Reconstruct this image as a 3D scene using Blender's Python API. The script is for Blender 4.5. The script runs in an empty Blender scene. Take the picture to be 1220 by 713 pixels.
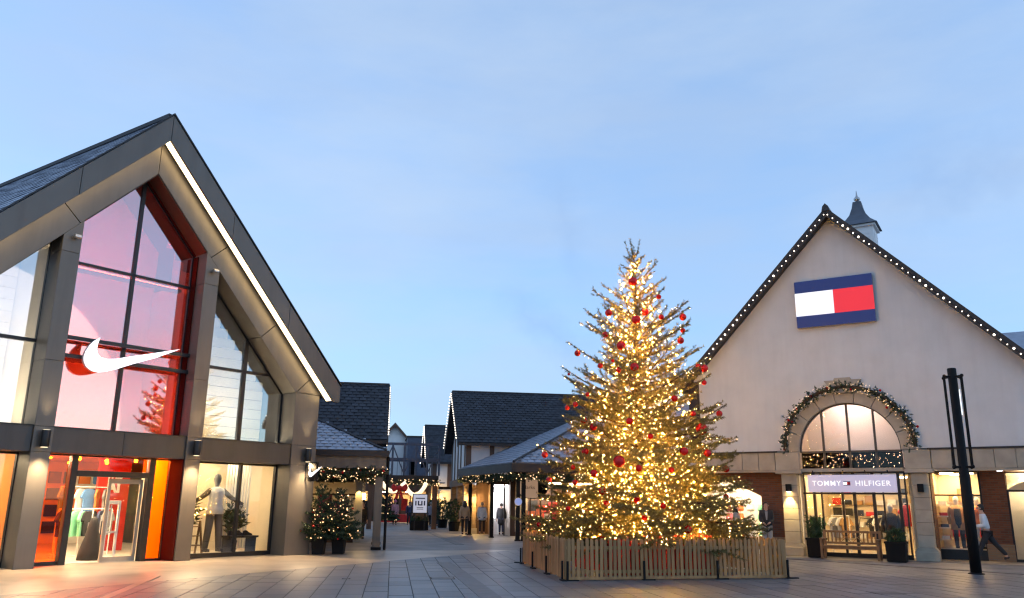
import bpy, bmesh, math, random
import numpy as np
from mathutils import Vector, Matrix, Quaternion
R = math.radians
rnd = random.Random(7)
C = bpy.context.scene.collection
SC = bpy.context.scene

# ------------------------------------------------------------------ camera
F_PX, CX, CY, CAM_H = 964.0, 610.0, 356.5, 1.7          # focal length and centre in pixels of a 1220 x 713 frame
_up = Vector((655.0 - CX, CY + 3480.0, -F_PX)).normalized()
_fz = Vector((0, 0, -1))
_fw = (_fz - _up * _fz.dot(_up)).normalized()
_rt = _fw.cross(_up)
CM = Matrix((_rt, _fw, _up))
cam_d = bpy.data.cameras.new('camera')
cam_d.sensor_width = 36.0
cam_d.lens = F_PX / 1220.0 * 36.0
cam_d.clip_start = 0.1
cam_d.clip_end = 3000
cam = bpy.data.objects.new('camera', cam_d)
C.objects.link(cam)
cam.matrix_world = Matrix.Translation((0, 0, CAM_H)) @ CM.to_4x4()
SC.camera = cam


def at(x, y, Y):
    """point of the world at forward distance Y that lies behind picture position x, y"""
    d = CM @ Vector((x - CX, CY - y, -F_PX))
    return Vector((0, 0, CAM_H)) + d * (Y / d.y)


# ------------------------------------------------------------------ sky, sun, exposure
SUN_EL, SUN_AZ = R(4.0), R(112)        # dusk: the glow is low on the right, behind the viewer's shoulder
world = bpy.data.worlds.new('World')
SC.world = world
world.use_nodes = True
wn, wl = world.node_tree.nodes, world.node_tree.links
wn.clear()
w_out = wn.new('ShaderNodeOutputWorld')
w_bg = wn.new('ShaderNodeBackground')
w_bg.inputs['Strength'].default_value = 0.15
sky = wn.new('ShaderNodeTexSky')
sky.sky_type = 'NISHITA'
sky.sun_disc = False
sky.sun_elevation = SUN_EL
sky.sun_rotation = SUN_AZ
sky.air_density = 1.0
sky.dust_density = 0.05
sky.ozone_density = 4.5
tc = wn.new('ShaderNodeTexCoord')
# faint streaky high cloud
mp = wn.new('ShaderNodeMapping')
mp.inputs['Scale'].default_value = (1.6, 1.2, 6.0)
mp.inputs['Rotation'].default_value = (0.0, R(12), R(20))
nz = wn.new('ShaderNodeTexNoise')
nz.inputs['Scale'].default_value = 1.5
nz.inputs['Detail'].default_value = 6
nz.inputs['Roughness'].default_value = 0.55
cr = wn.new('ShaderNodeValToRGB')
cr.color_ramp.elements[0].position = 0.40
cr.color_ramp.elements[1].position = 0.66
hs = wn.new('ShaderNodeHueSaturation')
hs.inputs['Saturation'].default_value = 0.80
mx = wn.new('ShaderNodeMixRGB')
mx.blend_type = 'MIX'
hz = wn.new('ShaderNodeHueSaturation')
hz.inputs['Saturation'].default_value = 0.7
hz.inputs['Value'].default_value = 1.06
wl.new(tc.outputs['Generated'], mp.inputs['Vector'])
wl.new(mp.outputs['Vector'], nz.inputs['Vector'])
wl.new(nz.outputs['Fac'], cr.inputs['Fac'])
wl.new(sky.outputs['Color'], hs.inputs['Color'])
wl.new(hs.outputs['Color'], hz.inputs['Color'])
ml = wn.new('ShaderNodeMath')
ml.operation = 'MULTIPLY'
ml.inputs[1].default_value = 0.45
wl.new(cr.outputs['Color'], ml.inputs[0])
wl.new(ml.outputs[0], mx.inputs['Fac'])
wl.new(hs.outputs['Color'], mx.inputs['Color1'])
wl.new(hz.outputs['Color'], mx.inputs['Color2'])
# thin even veil of high haze
vl = wn.new('ShaderNodeMixRGB')
vl.inputs['Fac'].default_value = 0.5
vl.inputs['Color2'].default_value = (0.66, 1.0, 1.50, 1)
wl.new(mx.outputs['Color'], vl.inputs['Color1'])
cm_ = wn.new('ShaderNodeMixRGB')
cm_.inputs['Color2'].default_value = (0.62, 0.83, 1.18, 1)
cf_ = wn.new('ShaderNodeMath')
cf_.operation = 'MULTIPLY'
cf_.inputs[1].default_value = 0.42
wl.new(cr.outputs['Color'], cf_.inputs[0])
wl.new(cf_.outputs[0], cm_.inputs['Fac'])
wl.new(vl.outputs['Color'], cm_.inputs['Color1'])
n5 = wn.new('ShaderNodeTexNoise')
n5.inputs['Scale'].default_value = 1.1
n5.inputs['Detail'].default_value = 7
n5.inputs['Roughness'].default_value = 0.6
m5 = wn.new('ShaderNodeMapping')
m5.inputs['Scale'].default_value = (1.3, 1.0, 4.0)
m5.inputs['Location'].default_value = (3.1, 1.7, 0.4)
m5.inputs['Rotation'].default_value = (0.0, R(-18), R(35))
wl.new(tc.outputs['Generated'], m5.inputs['Vector'])
wl.new(m5.outputs['Vector'], n5.inputs['Vector'])
c5 = wn.new('ShaderNodeValToRGB')
c5.color_ramp.elements[0].position = 0.44
c5.color_ramp.elements[1].position = 0.70
wl.new(n5.outputs['Fac'], c5.inputs['Fac'])
f5 = wn.new('ShaderNodeMath')
f5.operation = 'MULTIPLY'
f5.inputs[1].default_value = 0.42
wl.new(c5.outputs['Color'], f5.inputs[0])
x5 = wn.new('ShaderNodeMixRGB')
x5.inputs['Color2'].default_value = (0.92, 1.13, 1.40, 1)
wl.new(f5.outputs[0], x5.inputs['Fac'])
wl.new(cm_.outputs['Color'], x5.inputs['Color1'])
last = x5.outputs['Color']


def wisp(a, b, width, amount):
    """a soft darker streak of cloud between two directions of the sky"""
    global last
    A, B = (CM @ Vector((a[0] - CX, CY - a[1], -F_PX))).normalized(), (CM @ Vector((b[0] - CX, CY - b[1], -F_PX))).normalized()
    nrm = A.cross(B).normalized()
    mid = (A + B).normalized()

    def math_(op, x, y=None, z=None, clamp=False):
        m = wn.new('ShaderNodeMath')
        m.operation = op
        m.use_clamp = clamp
        for i, q in enumerate((x, y, z)):
            if q is None:
                continue
            if isinstance(q, (int, float)):
                m.inputs[i].default_value = q
            else:
                wl.new(q, m.inputs[i])
        return m.outputs[0]

    def dot(v):
        d = wn.new('ShaderNodeVectorMath')
        d.operation = 'DOT_PRODUCT'
        wl.new(tc.outputs['Generated'], d.inputs[0])
        d.inputs[1].default_value = v
        return d.outputs['Value']
    n2 = wn.new('ShaderNodeTexNoise')
    n2.inputs['Scale'].default_value = 28
    n2.inputs['Detail'].default_value = 5
    wl.new(tc.outputs['Generated'], n2.inputs['Vector'])
    wob = math_('MULTIPLY_ADD', n2.outputs['Fac'], width * 2.2, -width * 1.1)
    dist = math_('ABSOLUTE', math_('ADD', dot(nrm), wob))
    across = math_('SUBTRACT', 1.0, math_('DIVIDE', dist, width), clamp=True)
    ch_ = 1 - A.dot(mid)
    along = math_('SUBTRACT', 1.0, math_('DIVIDE', math_('SUBTRACT', 1.0, dot(mid)), ch_), clamp=True)
    fac = math_('MULTIPLY', math_('MULTIPLY', across, along), amount, clamp=True)
    mm = wn.new('ShaderNodeMixRGB')
    mm.inputs['Color2'].default_value = (0.33, 0.56, 1.05, 1)
    wl.new(fac, mm.inputs['Fac'])
    wl.new(last, mm.inputs['Color1'])
    last = mm.outputs['Color']


wisp((590, 340), (720, 445), .034, .22)
wisp((655, 190), (695, 360), .024, .12)
wisp((1040, 250), (1280, 160), .05, .2)
wl.new(last, w_bg.inputs['Color'])
wl.new(w_bg.outputs['Background'], w_out.inputs['Surface'])

sun_d = bpy.data.lights.new('sun', 'SUN')
sun_d.energy = 0.02
sun_d.angle = R(20)
sun_d.color = (1.0, 0.72, 0.55)
sun_o = bpy.data.objects.new('sun', sun_d)
C.objects.link(sun_o)
sun_o.rotation_euler = Vector((math.sin(SUN_AZ) * math.cos(SUN_EL), math.cos(SUN_AZ) * math.cos(SUN_EL), math.sin(SUN_EL))).to_track_quat('Z', 'Y').to_euler()

SC.view_settings.view_transform = 'Standard'
SC.view_settings.look = 'None'
SC.view_settings.exposure = 2.2
SC.view_settings.gamma = 1.0
EK = 2.0 ** -2.2          # lamps are set against the exposure
SC.cycles.use_denoising = True
SC.cycles.filter_width = 1.3
SC.cycles.use_light_tree = True
SC.cycles.max_bounces = 8
SC.cycles.diffuse_bounces = 3
SC.cycles.glossy_bounces = 3
SC.cycles.transparent_max_bounces = 16
SC.cycles.sample_clamp_indirect = 4.0
SC.cycles.caustics_reflective = False
SC.cycles.caustics_refractive = False


# ------------------------------------------------------------------ materials
def pm(name, col, rough=0.6, var=0.15, scale=4.0, bump=0.0, metal=0.0, island=0.0, spec=0.5, stretch=None, bscale=None, stain=0.0, sscale=(1.2, 1.2, 0.14)):
    m = bpy.data.materials.new(name)
    m.use_nodes = True
    nt = m.node_tree
    n, l = nt.nodes, nt.links
    b = n['Principled BSDF']
    b.inputs['Roughness'].default_value = rough
    b.inputs['Metallic'].default_value = metal
    b.inputs['Specular IOR Level'].default_value = spec
    t = n.new('ShaderNodeTexCoord')
    mp_ = n.new('ShaderNodeMapping')
    if stretch:
        mp_.inputs['Scale'].default_value = stretch
    l.new(t.outputs['Object'], mp_.inputs['Vector'])
    no = n.new('ShaderNodeTexNoise')
    no.inputs['Scale'].default_value = scale
    no.inputs['Detail'].default_value = 5
    l.new(mp_.outputs['Vector'], no.inputs['Vector'])
    r_ = n.new('ShaderNodeMapRange')
    r_.inputs['From Min'].default_value = 0.3
    r_.inputs['From Max'].default_value = 0.7
    r_.inputs['To Min'].default_value = 1 - var
    r_.inputs['To Max'].default_value = 1 + var
    l.new(no.outputs['Fac'], r_.inputs['Value'])
    val = r_.outputs['Result']
    if island:
        g = n.new('ShaderNodeNewGeometry')
        r2 = n.new('ShaderNodeMapRange')
        r2.inputs['To Min'].default_value = 1 - island
        r2.inputs['To Max'].default_value = 1 + island
        oi = n.new('ShaderNodeObjectInfo')
        ad = n.new('ShaderNodeMath')
        ad.operation = 'ADD'
        l.new(g.outputs['Random Per Island'], ad.inputs[0])
        l.new(oi.outputs['Random'], ad.inputs[1])
        fr = n.new('ShaderNodeMath')
        fr.operation = 'FRACT'
        l.new(ad.outputs[0], fr.inputs[0])
        l.new(fr.outputs[0], r2.inputs['Value'])
        mm = n.new('ShaderNodeMath')
        mm.operation = 'MULTIPLY'
        l.new(val, mm.inputs[0])
        l.new(r2.outputs['Result'], mm.inputs[1])
        val = mm.outputs[0]
    if stain:                                  # weathering: runs and patches
        m3 = n.new('ShaderNodeMapping')
        m3.inputs['Scale'].default_value = sscale
        n3 = n.new('ShaderNodeTexNoise')
        n3.inputs['Scale'].default_value = 2.2
        n3.inputs['Detail'].default_value = 8
        n3.inputs['Roughness'].default_value = 0.65
        l.new(t.outputs['Object'], m3.inputs['Vector'])
        l.new(m3.outputs['Vector'], n3.inputs['Vector'])
        r3 = n.new('ShaderNodeMapRange')
        r3.inputs['From Min'].default_value = 0.45
        r3.inputs['From Max'].default_value = 0.75
        r3.inputs['To Min'].default_value = 1.0
        r3.inputs['To Max'].default_value = 1 - stain
        l.new(n3.outputs['Fac'], r3.inputs['Value'])
        m4 = n.new('ShaderNodeMath')
        m4.operation = 'MULTIPLY'
        l.new(val, m4.inputs[0])
        l.new(r3.outputs['Result'], m4.inputs[1])
        val = m4.outputs[0]
    vm = n.new('ShaderNodeVectorMath')
    vm.operation = 'SCALE'
    vm.inputs[0].default_value = col
    l.new(val, vm.inputs['Scale'])
    l.new(vm.outputs['Vector'], b.inputs['Base Color'])
    if bump:
        bn = n.new('ShaderNodeBump')
        bn.inputs['Strength'].default_value = bump
        bn.inputs['Distance'].default_value = 0.02
        n2 = n.new('ShaderNodeTexNoise')
        n2.inputs['Scale'].default_value = bscale or scale * 6
        n2.inputs['Detail'].default_value = 4
        l.new(mp_.outputs['Vector'], n2.inputs['Vector'])
        l.new(n2.outputs['Fac'], bn.inputs['Height'])
        l.new(bn.outputs['Normal'], b.inputs['Normal'])
    return m


def em(name, col, s, base=(0.8, 0.8, 0.8)):
    m = bpy.data.materials.new(name)
    m.use_nodes = True
    b = m.node_tree.nodes['Principled BSDF']
    b.inputs['Base Color'].default_value = (*base, 1)
    b.inputs['Emission Color'].default_value = (*col, 1)
    b.inputs['Emission Strength'].default_value = s * EK
    b.inputs['Roughness'].default_value = 0.4
    return m


def glass(name, tint=(1, 1, 1), refl=0.08, graz=0.6, rough=0.02, coat=(1, 1, 1)):
    m = bpy.data.materials.new(name)
    m.use_nodes = True
    n, l = m.node_tree.nodes, m.node_tree.links
    n.remove(n['Principled BSDF'])
    o = n['Material Output']
    tr = n.new('ShaderNodeBsdfTransparent')
    tr.inputs['Color'].default_value = (*tint, 1)
    gl = n.new('ShaderNodeBsdfGlossy')
    gl.inputs['Roughness'].default_value = rough
    gl.inputs['Color'].default_value = (*coat, 1)
    lw = n.new('ShaderNodeLayerWeight')
    lw.inputs['Blend'].default_value = 0.5
    po = n.new('ShaderNodeMath')
    po.operation = 'POWER'
    po.inputs[1].default_value = 4.0
    l.new(lw.outputs['Facing'], po.inputs[0])
    mr = n.new('ShaderNodeMapRange')
    mr.inputs['To Min'].default_value = refl
    mr.inputs['To Max'].default_value = graz
    l.new(po.outputs[0], mr.inputs['Value'])
    mix = n.new('ShaderNodeMixShader')
    l.new(mr.outputs['Result'], mix.inputs['Fac'])
    l.new(tr.outputs[0], mix.inputs[1])
    l.new(gl.outputs[0], mix.inputs[2])
    l.new(mix.outputs[0], o.inputs['Surface'])
    return m


def brick_mat(name, c1, c2, mortar, w=0.225, h=0.075):
    m = bpy.data.materials.new(name)
    m.use_nodes = True
    n, l = m.node_tree.nodes, m.node_tree.links
    b = n['Principled BSDF']
    b.inputs['Roughness'].default_value = 0.85
    t = n.new('ShaderNodeTexCoord')
    s = n.new('ShaderNodeSeparateXYZ')
    ad = n.new('ShaderNodeMath')
    c = n.new('ShaderNodeCombineXYZ')
    l.new(t.outputs['Object'], s.inputs[0])
    l.new(s.outputs['X'], ad.inputs[0])
    l.new(s.outputs['Y'], ad.inputs[1])
    l.new(ad.outputs[0], c.inputs['X'])
    l.new(s.outputs['Z'], c.inputs['Y'])
    k = n.new('ShaderNodeTexBrick')
    k.inputs['Scale'].default_value = 1.0
    k.inputs['Brick Width'].default_value = w
    k.inputs['Row Height'].default_value = h
    k.inputs['Mortar Size'].default_value = 0.008
    k.inputs['Color1'].default_value = (*c1, 1)
    k.inputs['Color2'].default_value = (*c2, 1)
    k.inputs['Mortar'].default_value = (*mortar, 1)
    l.new(c.outputs[0], k.inputs['Vector'])
    l.new(k.outputs['Color'], b.inputs['Base Color'])
    bn = n.new('ShaderNodeBump')
    bn.invert = True
    bn.inputs['Strength'].default_value = 0.6
    bn.inputs['Distance'].default_value = 0.01
    l.new(k.outputs['Fac'], bn.inputs['Height'])
    l.new(bn.outputs['Normal'], b.inputs['Normal'])
    return m


M = dict(
    clad=pm('grey_cladding', (0.128, 0.118, 0.106), 0.42, 0.07, 1.2, 0.05, 0.35, island=.05, stain=0.18),
    clad_dark=pm('dark_cladding', (0.064, 0.063, 0.063), 0.45, 0.07, 1.2, 0.05, 0.3, island=.05, stain=0.2),
    frame=pm('black_frame', (0.018, 0.018, 0.02), 0.4, 0.1, 3, 0, 0.3),
    bronze=pm('bronze_reveal', (0.045, 0.028, 0.02), 0.55, 0.1, 2, 0, 0.2),
    red_reveal=pm('red_film', (0.06, 0.006, 0.004), 0.8, 0.1, 2, spec=0.1),
    slate=pm('slate', (0.028, 0.032, 0.042), 0.6, 0.25, 3, 0.25, 0, 0.3, spec=0.25),
    slate_blue=pm('slate_sky_lit', (0.24, 0.27, 0.34), 0.36, 0.15, 3, 0.2, 0, 0.12),  # blue slate, made paler: sky light on the slopes is in its colour
    lead=pm('lead_roof', (0.085, 0.10, 0.13), 0.5, 0.15, 3),
    ridge=pm('ridge_tile', (0.03, 0.03, 0.035), 0.6),
    render=pm('white_render', (0.66, 0.648, 0.645), 0.85, 0.05, 1.3, 0.25, bscale=40, stain=0.07),
    stone=pm('sandstone', (0.40, 0.345, 0.27), 0.8, 0.13, 2.5, 0.2, 0, 0.06),
    brick=brick_mat('brown_brick', (0.20, 0.075, 0.04), (0.12, 0.05, 0.03), (0.10, 0.08, 0.065)),
    beige_brick=brick_mat('buff_brick', (0.30, 0.20, 0.12), (0.24, 0.15, 0.09), (0.2, 0.17, 0.13)),
    verge=pm('dark_timber', (0.03, 0.022, 0.02), 0.6, 0.2, 3, 0.1),
    timber=pm('brown_timber', (0.10, 0.055, 0.035), 0.6, 0.25, 3, 0.2, stretch=(1, 1, 0.2)),
    oak=pm('weathered_oak', (0.15, 0.125, 0.10), 0.7, 0.25, 4, 0.2, stretch=(1, 1, 0.15)),
    fence=pm('fence_pine', (0.37, 0.205, 0.085), 0.75, 0.3, 5, 0.25, 0, 0.22, stretch=(1, 1, 0.12)),
    bench=pm('bench_teak', (0.20, 0.11, 0.055), 0.6, 0.25, 5, 0.1),
    slab=pm('paving_stone', (0.118, 0.122, 0.134), 0.42, 0.16, 1.1, 0.15, 0, 0.2, bscale=25, stain=0.35, sscale=(.5, .5, .5)),
    joint=pm('paving_joint', (0.05, 0.048, 0.046), 0.9, 0.2, 6),
    street=pm('street_paving', (0.17, 0.158, 0.155), 0.55, 0.25, 1.2, 0.2, bscale=18, stain=.35, sscale=(.4, .4, .4)),
    apron=pm('apron_paving', (0.30, 0.25, 0.20), 0.36, 0.25, 0.9, 0.2, bscale=20, stain=.3, sscale=(.6, .6, .6)),
    band=pm('granite_band', (0.105, 0.105, 0.11), 0.55, 0.2, 4, 0.1),
    black=pm('black_paint', (0.009, 0.009, 0.010), 0.65, 0.1, 3, spec=0.15),
    white=pm('white_paint', (0.8, 0.8, 0.8), 0.5, 0.04, 2),
    cream=pm('cream_wall', (0.72, 0.62, 0.46), 0.6, 0.06, 1.5),
    plaster=pm('plaster', (0.78, 0.73, 0.66), 0.7, 0.04, 1.5),
    floor=pm('shop_floor', (0.62, 0.55, 0.46), 0.35, 0.08, 1.5),
    redwall=pm('red_wall', (0.55, 0.03, 0.02), 0.5, 0.08, 2),
    orangewall=pm('orange_wall', (0.75, 0.22, 0.03), 0.5, 0.08, 2),
    navy=pm('navy_panel', (0.018, 0.028, 0.11), 0.5, 0.06, 2),
    bark=pm('bark', (0.07, 0.045, 0.03), 0.9, 0.3, 8, 0.4),
    needle=pm('fir_needle', (0.14, 0.112, 0.026), 0.55, 0.3, 2.5, 0, 0, 0.35),  # the bulbs' gold light is put into the needle colour
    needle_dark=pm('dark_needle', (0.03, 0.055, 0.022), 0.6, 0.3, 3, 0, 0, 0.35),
    leaf=pm('shrub_leaf', (0.035, 0.07, 0.022), 0.55, 0.3, 3, 0, 0, 0.35),
    bauble=pm('red_bauble', (0.62, 0.02, 0.018), 0.16, 0.05, 2, 0, 0.45),
    gold=pm('gold_bauble', (0.7, 0.42, 0.10), 0.2, 0.05, 2, 0, 0.8),
    redcloth=pm('red_cloth', (0.60, 0.025, 0.02), 0.7, 0.15, 3, 0.2),
    skin=pm('skin', (0.50, 0.30, 0.22), 0.6, 0.06, 6),
    glass=glass('clear_glass', (0.97, 0.97, 0.96), 0.06, 0.5),
    glass_up=glass('upper_glass', (0.93, 0.95, 0.94), 0.26, 0.75),
    glass_red=glass('red_film_glass', (0.98, 0.25, 0.15), 0.46, 0.85, coat=(1.0, 0.80, 0.76)),
    glass_orange=glass('orange_film_glass', (1.0, 0.36, 0.03), 0.04, 0.4),
    glass_dark=glass('dark_glass', (0.30, 0.29, 0.30), 0.03, 0.4),
    steel=pm('steel', (0.45, 0.45, 0.46), 0.3, 0.05, 3, 0, 0.9),
    led=em('led_diffuser', (1.0, 0.72, 0.38), 6.5),
    bulb=em('warm_bulb', (1.0, 0.57, 0.16), 90.0),
    bulb_in=em('added_inner_bulb', (1.0, 0.48, 0.065), 4600.0),  # added light source for the foliage, far brighter than the other bulbs
    bulb_s=em('small_bulb', (1.0, 0.60, 0.28), 4.0),
    bulb_v=em('verge_bulb', (1.0, 0.84, 0.68), 6.0),
    lamp=em('lamp_panel', (1.0, 0.80, 0.50), 80.0),
    lamp_cool=em('lamp_panel_cool', (0.95, 0.93, 1.0), 16.0),
    lamp_y=em('lamp_panel_yellow', (1.0, 0.66, 0.28), 56.0),
    lamp_r=em('lamp_panel_soft', (1.0, 0.74, 0.50), 42.0),
    lamp_soft=em('lamp_soft', (1.0, 0.70, 0.64), 32.0),
    pendant=em('added_pendant_bulb', (1.0, 0.72, 0.38), 380.0),
    lens=em('wall_lamp_lens', (1.0, 0.78, 0.46), 3.0),
    lamp_dim=em('lamp_panel_dim', (1.0, 0.80, 0.48), 24.0),
    lamp_t=em('lamp_panel_amber', (1.0, 0.70, 0.34), 50.0),
    added_uplight=em('added_uplight', (1.0, 0.80, 0.55), 85.0),
    sign_white=em('lit_white', (0.95, 0.95, 1.0), 2.2),
)

M['mint'] = pm('mint_cloth', (0.22, 0.62, 0.38), 0.8, 0.1, 6)
M['darkcloth'] = pm('dark_cloth', (0.02, 0.02, 0.024), 0.85, 0.2, 6)
M['navycloth'] = pm('navy_cloth', (0.03, 0.04, 0.09), 0.85, 0.2, 6)
M['bluecloth'] = pm('blue_cloth', (0.12, 0.28, 0.6), 0.8, 0.1, 6)
M['orangecloth'] = pm('orange_cloth', (0.7, 0.2, 0.06), 0.8, 0.1, 6)
M['camel'] = pm('camel_cloth', (0.42, 0.24, 0.09), 0.85, 0.12, 6)
M['greycloth'] = pm('grey_cloth', (0.25, 0.25, 0.26), 0.85, 0.12, 6)
M['whitecloth'] = pm('white_cloth', (0.72, 0.72, 0.74), 0.85, 0.08, 6)
M['pinkcloth'] = pm('pink_cloth', (0.55, 0.16, 0.22), 0.85, 0.12, 6)
M['brownsleeve'] = pm('brown_sleeve', (0.10, 0.075, 0.05), 0.85, 0.12, 6)
M['green'] = pm('green_cloth', (0.04, 0.18, 0.07), 0.85, 0.12, 6)


# ------------------------------------------------------------------ mesh helpers
class MB:
    def __init__(s):
        s.v, s.f = [], []

    def add(s, pts, faces):
        k = len(s.v)
        s.v += [tuple(p) for p in pts]
        s.f += [tuple(k + i for i in f) for f in faces]
        return s

    def box(s, x0, x1, y0, y1, z0, z1):
        return s.add([(x0, y0, z0), (x1, y0, z0), (x1, y1, z0), (x0, y1, z0), (x0, y0, z1), (x1, y0, z1), (x1, y1, z1), (x0, y1, z1)],
                     [(3, 2, 1, 0), (4, 5, 6, 7), (0, 1, 5, 4), (1, 2, 6, 5), (2, 3, 7, 6), (3, 0, 4, 7)])

    def hexa(s, lo, hi):
        return s.add(list(lo) + list(hi), [(3, 2, 1, 0), (4, 5, 6, 7), (0, 1, 5, 4), (1, 2, 6, 5), (2, 3, 7, 6), (3, 0, 4, 7)])

    def prism(s, poly, a, b, axis='y'):
        """extrude a polygon: axis y takes (x, z) points, axis z takes (x, y), axis x takes (y, z)"""
        def P(p, t):
            return {'y': (p[0], t, p[1]), 'z': (p[0], p[1], t), 'x': (t, p[0], p[1])}[axis]
        n = len(poly)
        return s.add([P(p, a) for p in poly] + [P(p, b) for p in poly],
                     [tuple(range(n)), tuple(range(2 * n - 1, n - 1, -1))] + [(i, (i + 1) % n, n + (i + 1) % n, n + i) for i in range(n)])

    def beam(s, p, q, w, h=None, up=(0, 0, 1)):
        p, q = Vector(p), Vector(q)
        h = h or w
        d = (q - p).normalized()
        u = Vector(up)
        if abs(d.dot(u)) > 0.98:
            u = Vector((0, 1, 0))
        a = d.cross(u).normalized() * w / 2
        b = a.cross(d).normalized() * h / 2
        return s.hexa([p - a - b, p + a - b, p + a + b, p - a + b], [q - a - b, q + a - b, q + a + b, q - a + b])

    def tube(s, pts, r, seg=8, cap=True):
        pts = [Vector(p) for p in pts]
        if not hasattr(r, '__len__'):
            r = [r] * len(pts)
        k = len(s.v)
        ref = Vector((0.13, 0.21, 1)).normalized()
        for i, p in enumerate(pts):
            d = (pts[min(i + 1, len(pts) - 1)] - pts[max(i - 1, 0)]).normalized()
            u = ref if abs(d.dot(ref)) < 0.95 else Vector((1, 0.1, 0))
            a = d.cross(u).normalized()
            b = d.cross(a)
            for j in range(seg):
                t = 2 * math.pi * j / seg
                s.v.append(tuple(p + a * (r[i] * math.cos(t)) + b * (r[i] * math.sin(t))))
        for i in range(len(pts) - 1):
            for j in range(seg):
                j2 = (j + 1) % seg
                s.f.append((k + i * seg + j, k + i * seg + j2, k + (i + 1) * seg + j2, k + (i + 1) * seg + j))
        if cap:
            s.f.append(tuple(k + j for j in range(seg))[::-1])
            s.f.append(tuple(k + (len(pts) - 1) * seg + j for j in range(seg)))
        return s

    def lathe(s, prof, seg=16, c=(0, 0), sq=False):
        k = len(s.v)
        for r, z in prof:
            for j in range(seg):
                t = 2 * math.pi * (j + (0.5 if sq else 0)) / seg
                s.v.append((c[0] + r * math.cos(t), c[1] + r * math.sin(t), z))
        for i in range(len(prof) - 1):
            for j in range(seg):
                j2 = (j + 1) % seg
                s.f.append((k + i * seg + j, k + i * seg + j2, k + (i + 1) * seg + j2, k + (i + 1) * seg + j))
        s.f.append(tuple(k + j for j in range(seg))[::-1])
        s.f.append(tuple(k + (len(prof) - 1) * seg + j for j in range(seg)))
        return s

    def ball(s, c, r, seg=10, rings=6, sz=1.0):
        prof = [(max(1e-4, r * math.sin(math.pi * i / rings)), c[2] - sz * r * math.cos(math.pi * i / rings)) for i in range(rings + 1)]
        return s.lathe(prof, seg, (c[0], c[1]))

    def octa(s, c, r):
        x, y, z = c
        return s.add([(x + r, y, z), (x - r, y, z), (x, y + r, z), (x, y - r, z), (x, y, z + r), (x, y, z - r)],
                     [(0, 2, 4), (2, 1, 4), (1, 3, 4), (3, 0, 4), (2, 0, 5), (1, 2, 5), (3, 1, 5), (0, 3, 5)])

    def mesh(s, name, smooth=False, fix=True):
        me = bpy.data.meshes.new(name)
        me.from_pydata(s.v, [], s.f)
        if fix:
            bm = bmesh.new()
            bm.from_mesh(me)
            bmesh.ops.recalc_face_normals(bm, faces=bm.faces)
            bm.to_mesh(me)
            bm.free()
        if smooth:
            me.polygons.foreach_set('use_smooth', [True] * len(me.polygons))
            me.update()
        return me

    def build(s, name, mat, parent=None, smooth=False, fix=True, stuff=False, bevel=0):
        return obj(name, s.mesh(name, smooth, fix), mat, parent, stuff, bevel)


def obj(name, me, mat, parent=None, stuff=False, bevel=0):
    if mat and not me.materials:
        me.materials.append(M[mat] if isinstance(mat, str) else mat)
    o = bpy.data.objects.new(name, me)
    C.objects.link(o)
    if parent:
        o.parent = parent
    if stuff:
        o['kind'] = 'stuff'
    if bevel:
        b = o.modifiers.new('bevel', 'BEVEL')
        b.width = bevel
        b.segments = 2
        b.limit_method = 'ANGLE'
    return o


def tag(o, label, cat, group=None):
    o['label'] = label
    o['category'] = cat
    if group:
        o['group'] = group
    return o


def thing(name, label, cat, loc=(0, 0, 0), rz=0.0, group=None):
    o = bpy.data.objects.new(name, None)
    C.objects.link(o)
    o.location = loc
    o.rotation_euler = (0, 0, rz)
    return tag(o, label, cat, group)


def dup(o, loc=None, rz=None, label=None, parent=None):
    c = o.copy()
    C.objects.link(c)
    if parent:
        c.parent = parent
    if loc is not None:
        c.location = loc
    if rz is not None:
        c.rotation_euler = (0, 0, rz)
    if label:
        c['label'] = label
    for ch in list(o.children):
        dup(ch, parent=c)
    return c


def struct(name, mb, mat, fix=True):
    o = mb.build(name, mat, None, fix=fix)
    o['kind'] = 'structure'
    return o


class Frame:
    """a place on the ground with an x axis that runs ang degrees right of straight ahead; local y points away from the viewer"""
    def __init__(s, p, ang):
        s.p = Vector((p[0], p[1], 0))
        s.rz = R(90 - ang)
        s.m = Matrix.Translation(s.p) @ Matrix.Rotation(s.rz, 4, 'Z')

    def w(s, x, y, z=0):
        return s.m @ Vector((x, y, z))

    def thing(s, name, label, cat, x=0, y=0, z=0, rz=0, group=None):
        return thing(name, label, cat, s.w(x, y, z), s.rz + rz, group)


def text_mesh(body, size, depth=0.01, bold=0.0, spacing=1.0):
    cu = bpy.data.curves.new('lettering', 'FONT')
    cu.body = body
    cu.size = size
    cu.extrude = depth
    cu.offset = bold
    cu.space_character = spacing
    cu.align_x = 'CENTER'
    cu.align_y = 'CENTER'
    cu.resolution_u = 3
    o = bpy.data.objects.new('lettering', cu)
    C.objects.link(o)
    dg = bpy.context.evaluated_depsgraph_get()
    me = bpy.data.meshes.new_from_object(o.evaluated_get(dg))
    bpy.data.objects.remove(o)
    bpy.data.curves.remove(cu)
    me.materials.clear()
    return me


def lettering(body, size, mat, parent, loc, rot=(R(90), 0, 0), **k):
    o = obj('lettering', text_mesh(body, size, **k), mat, parent)
    o.location = loc
    o.rotation_euler = rot
    return o


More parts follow.
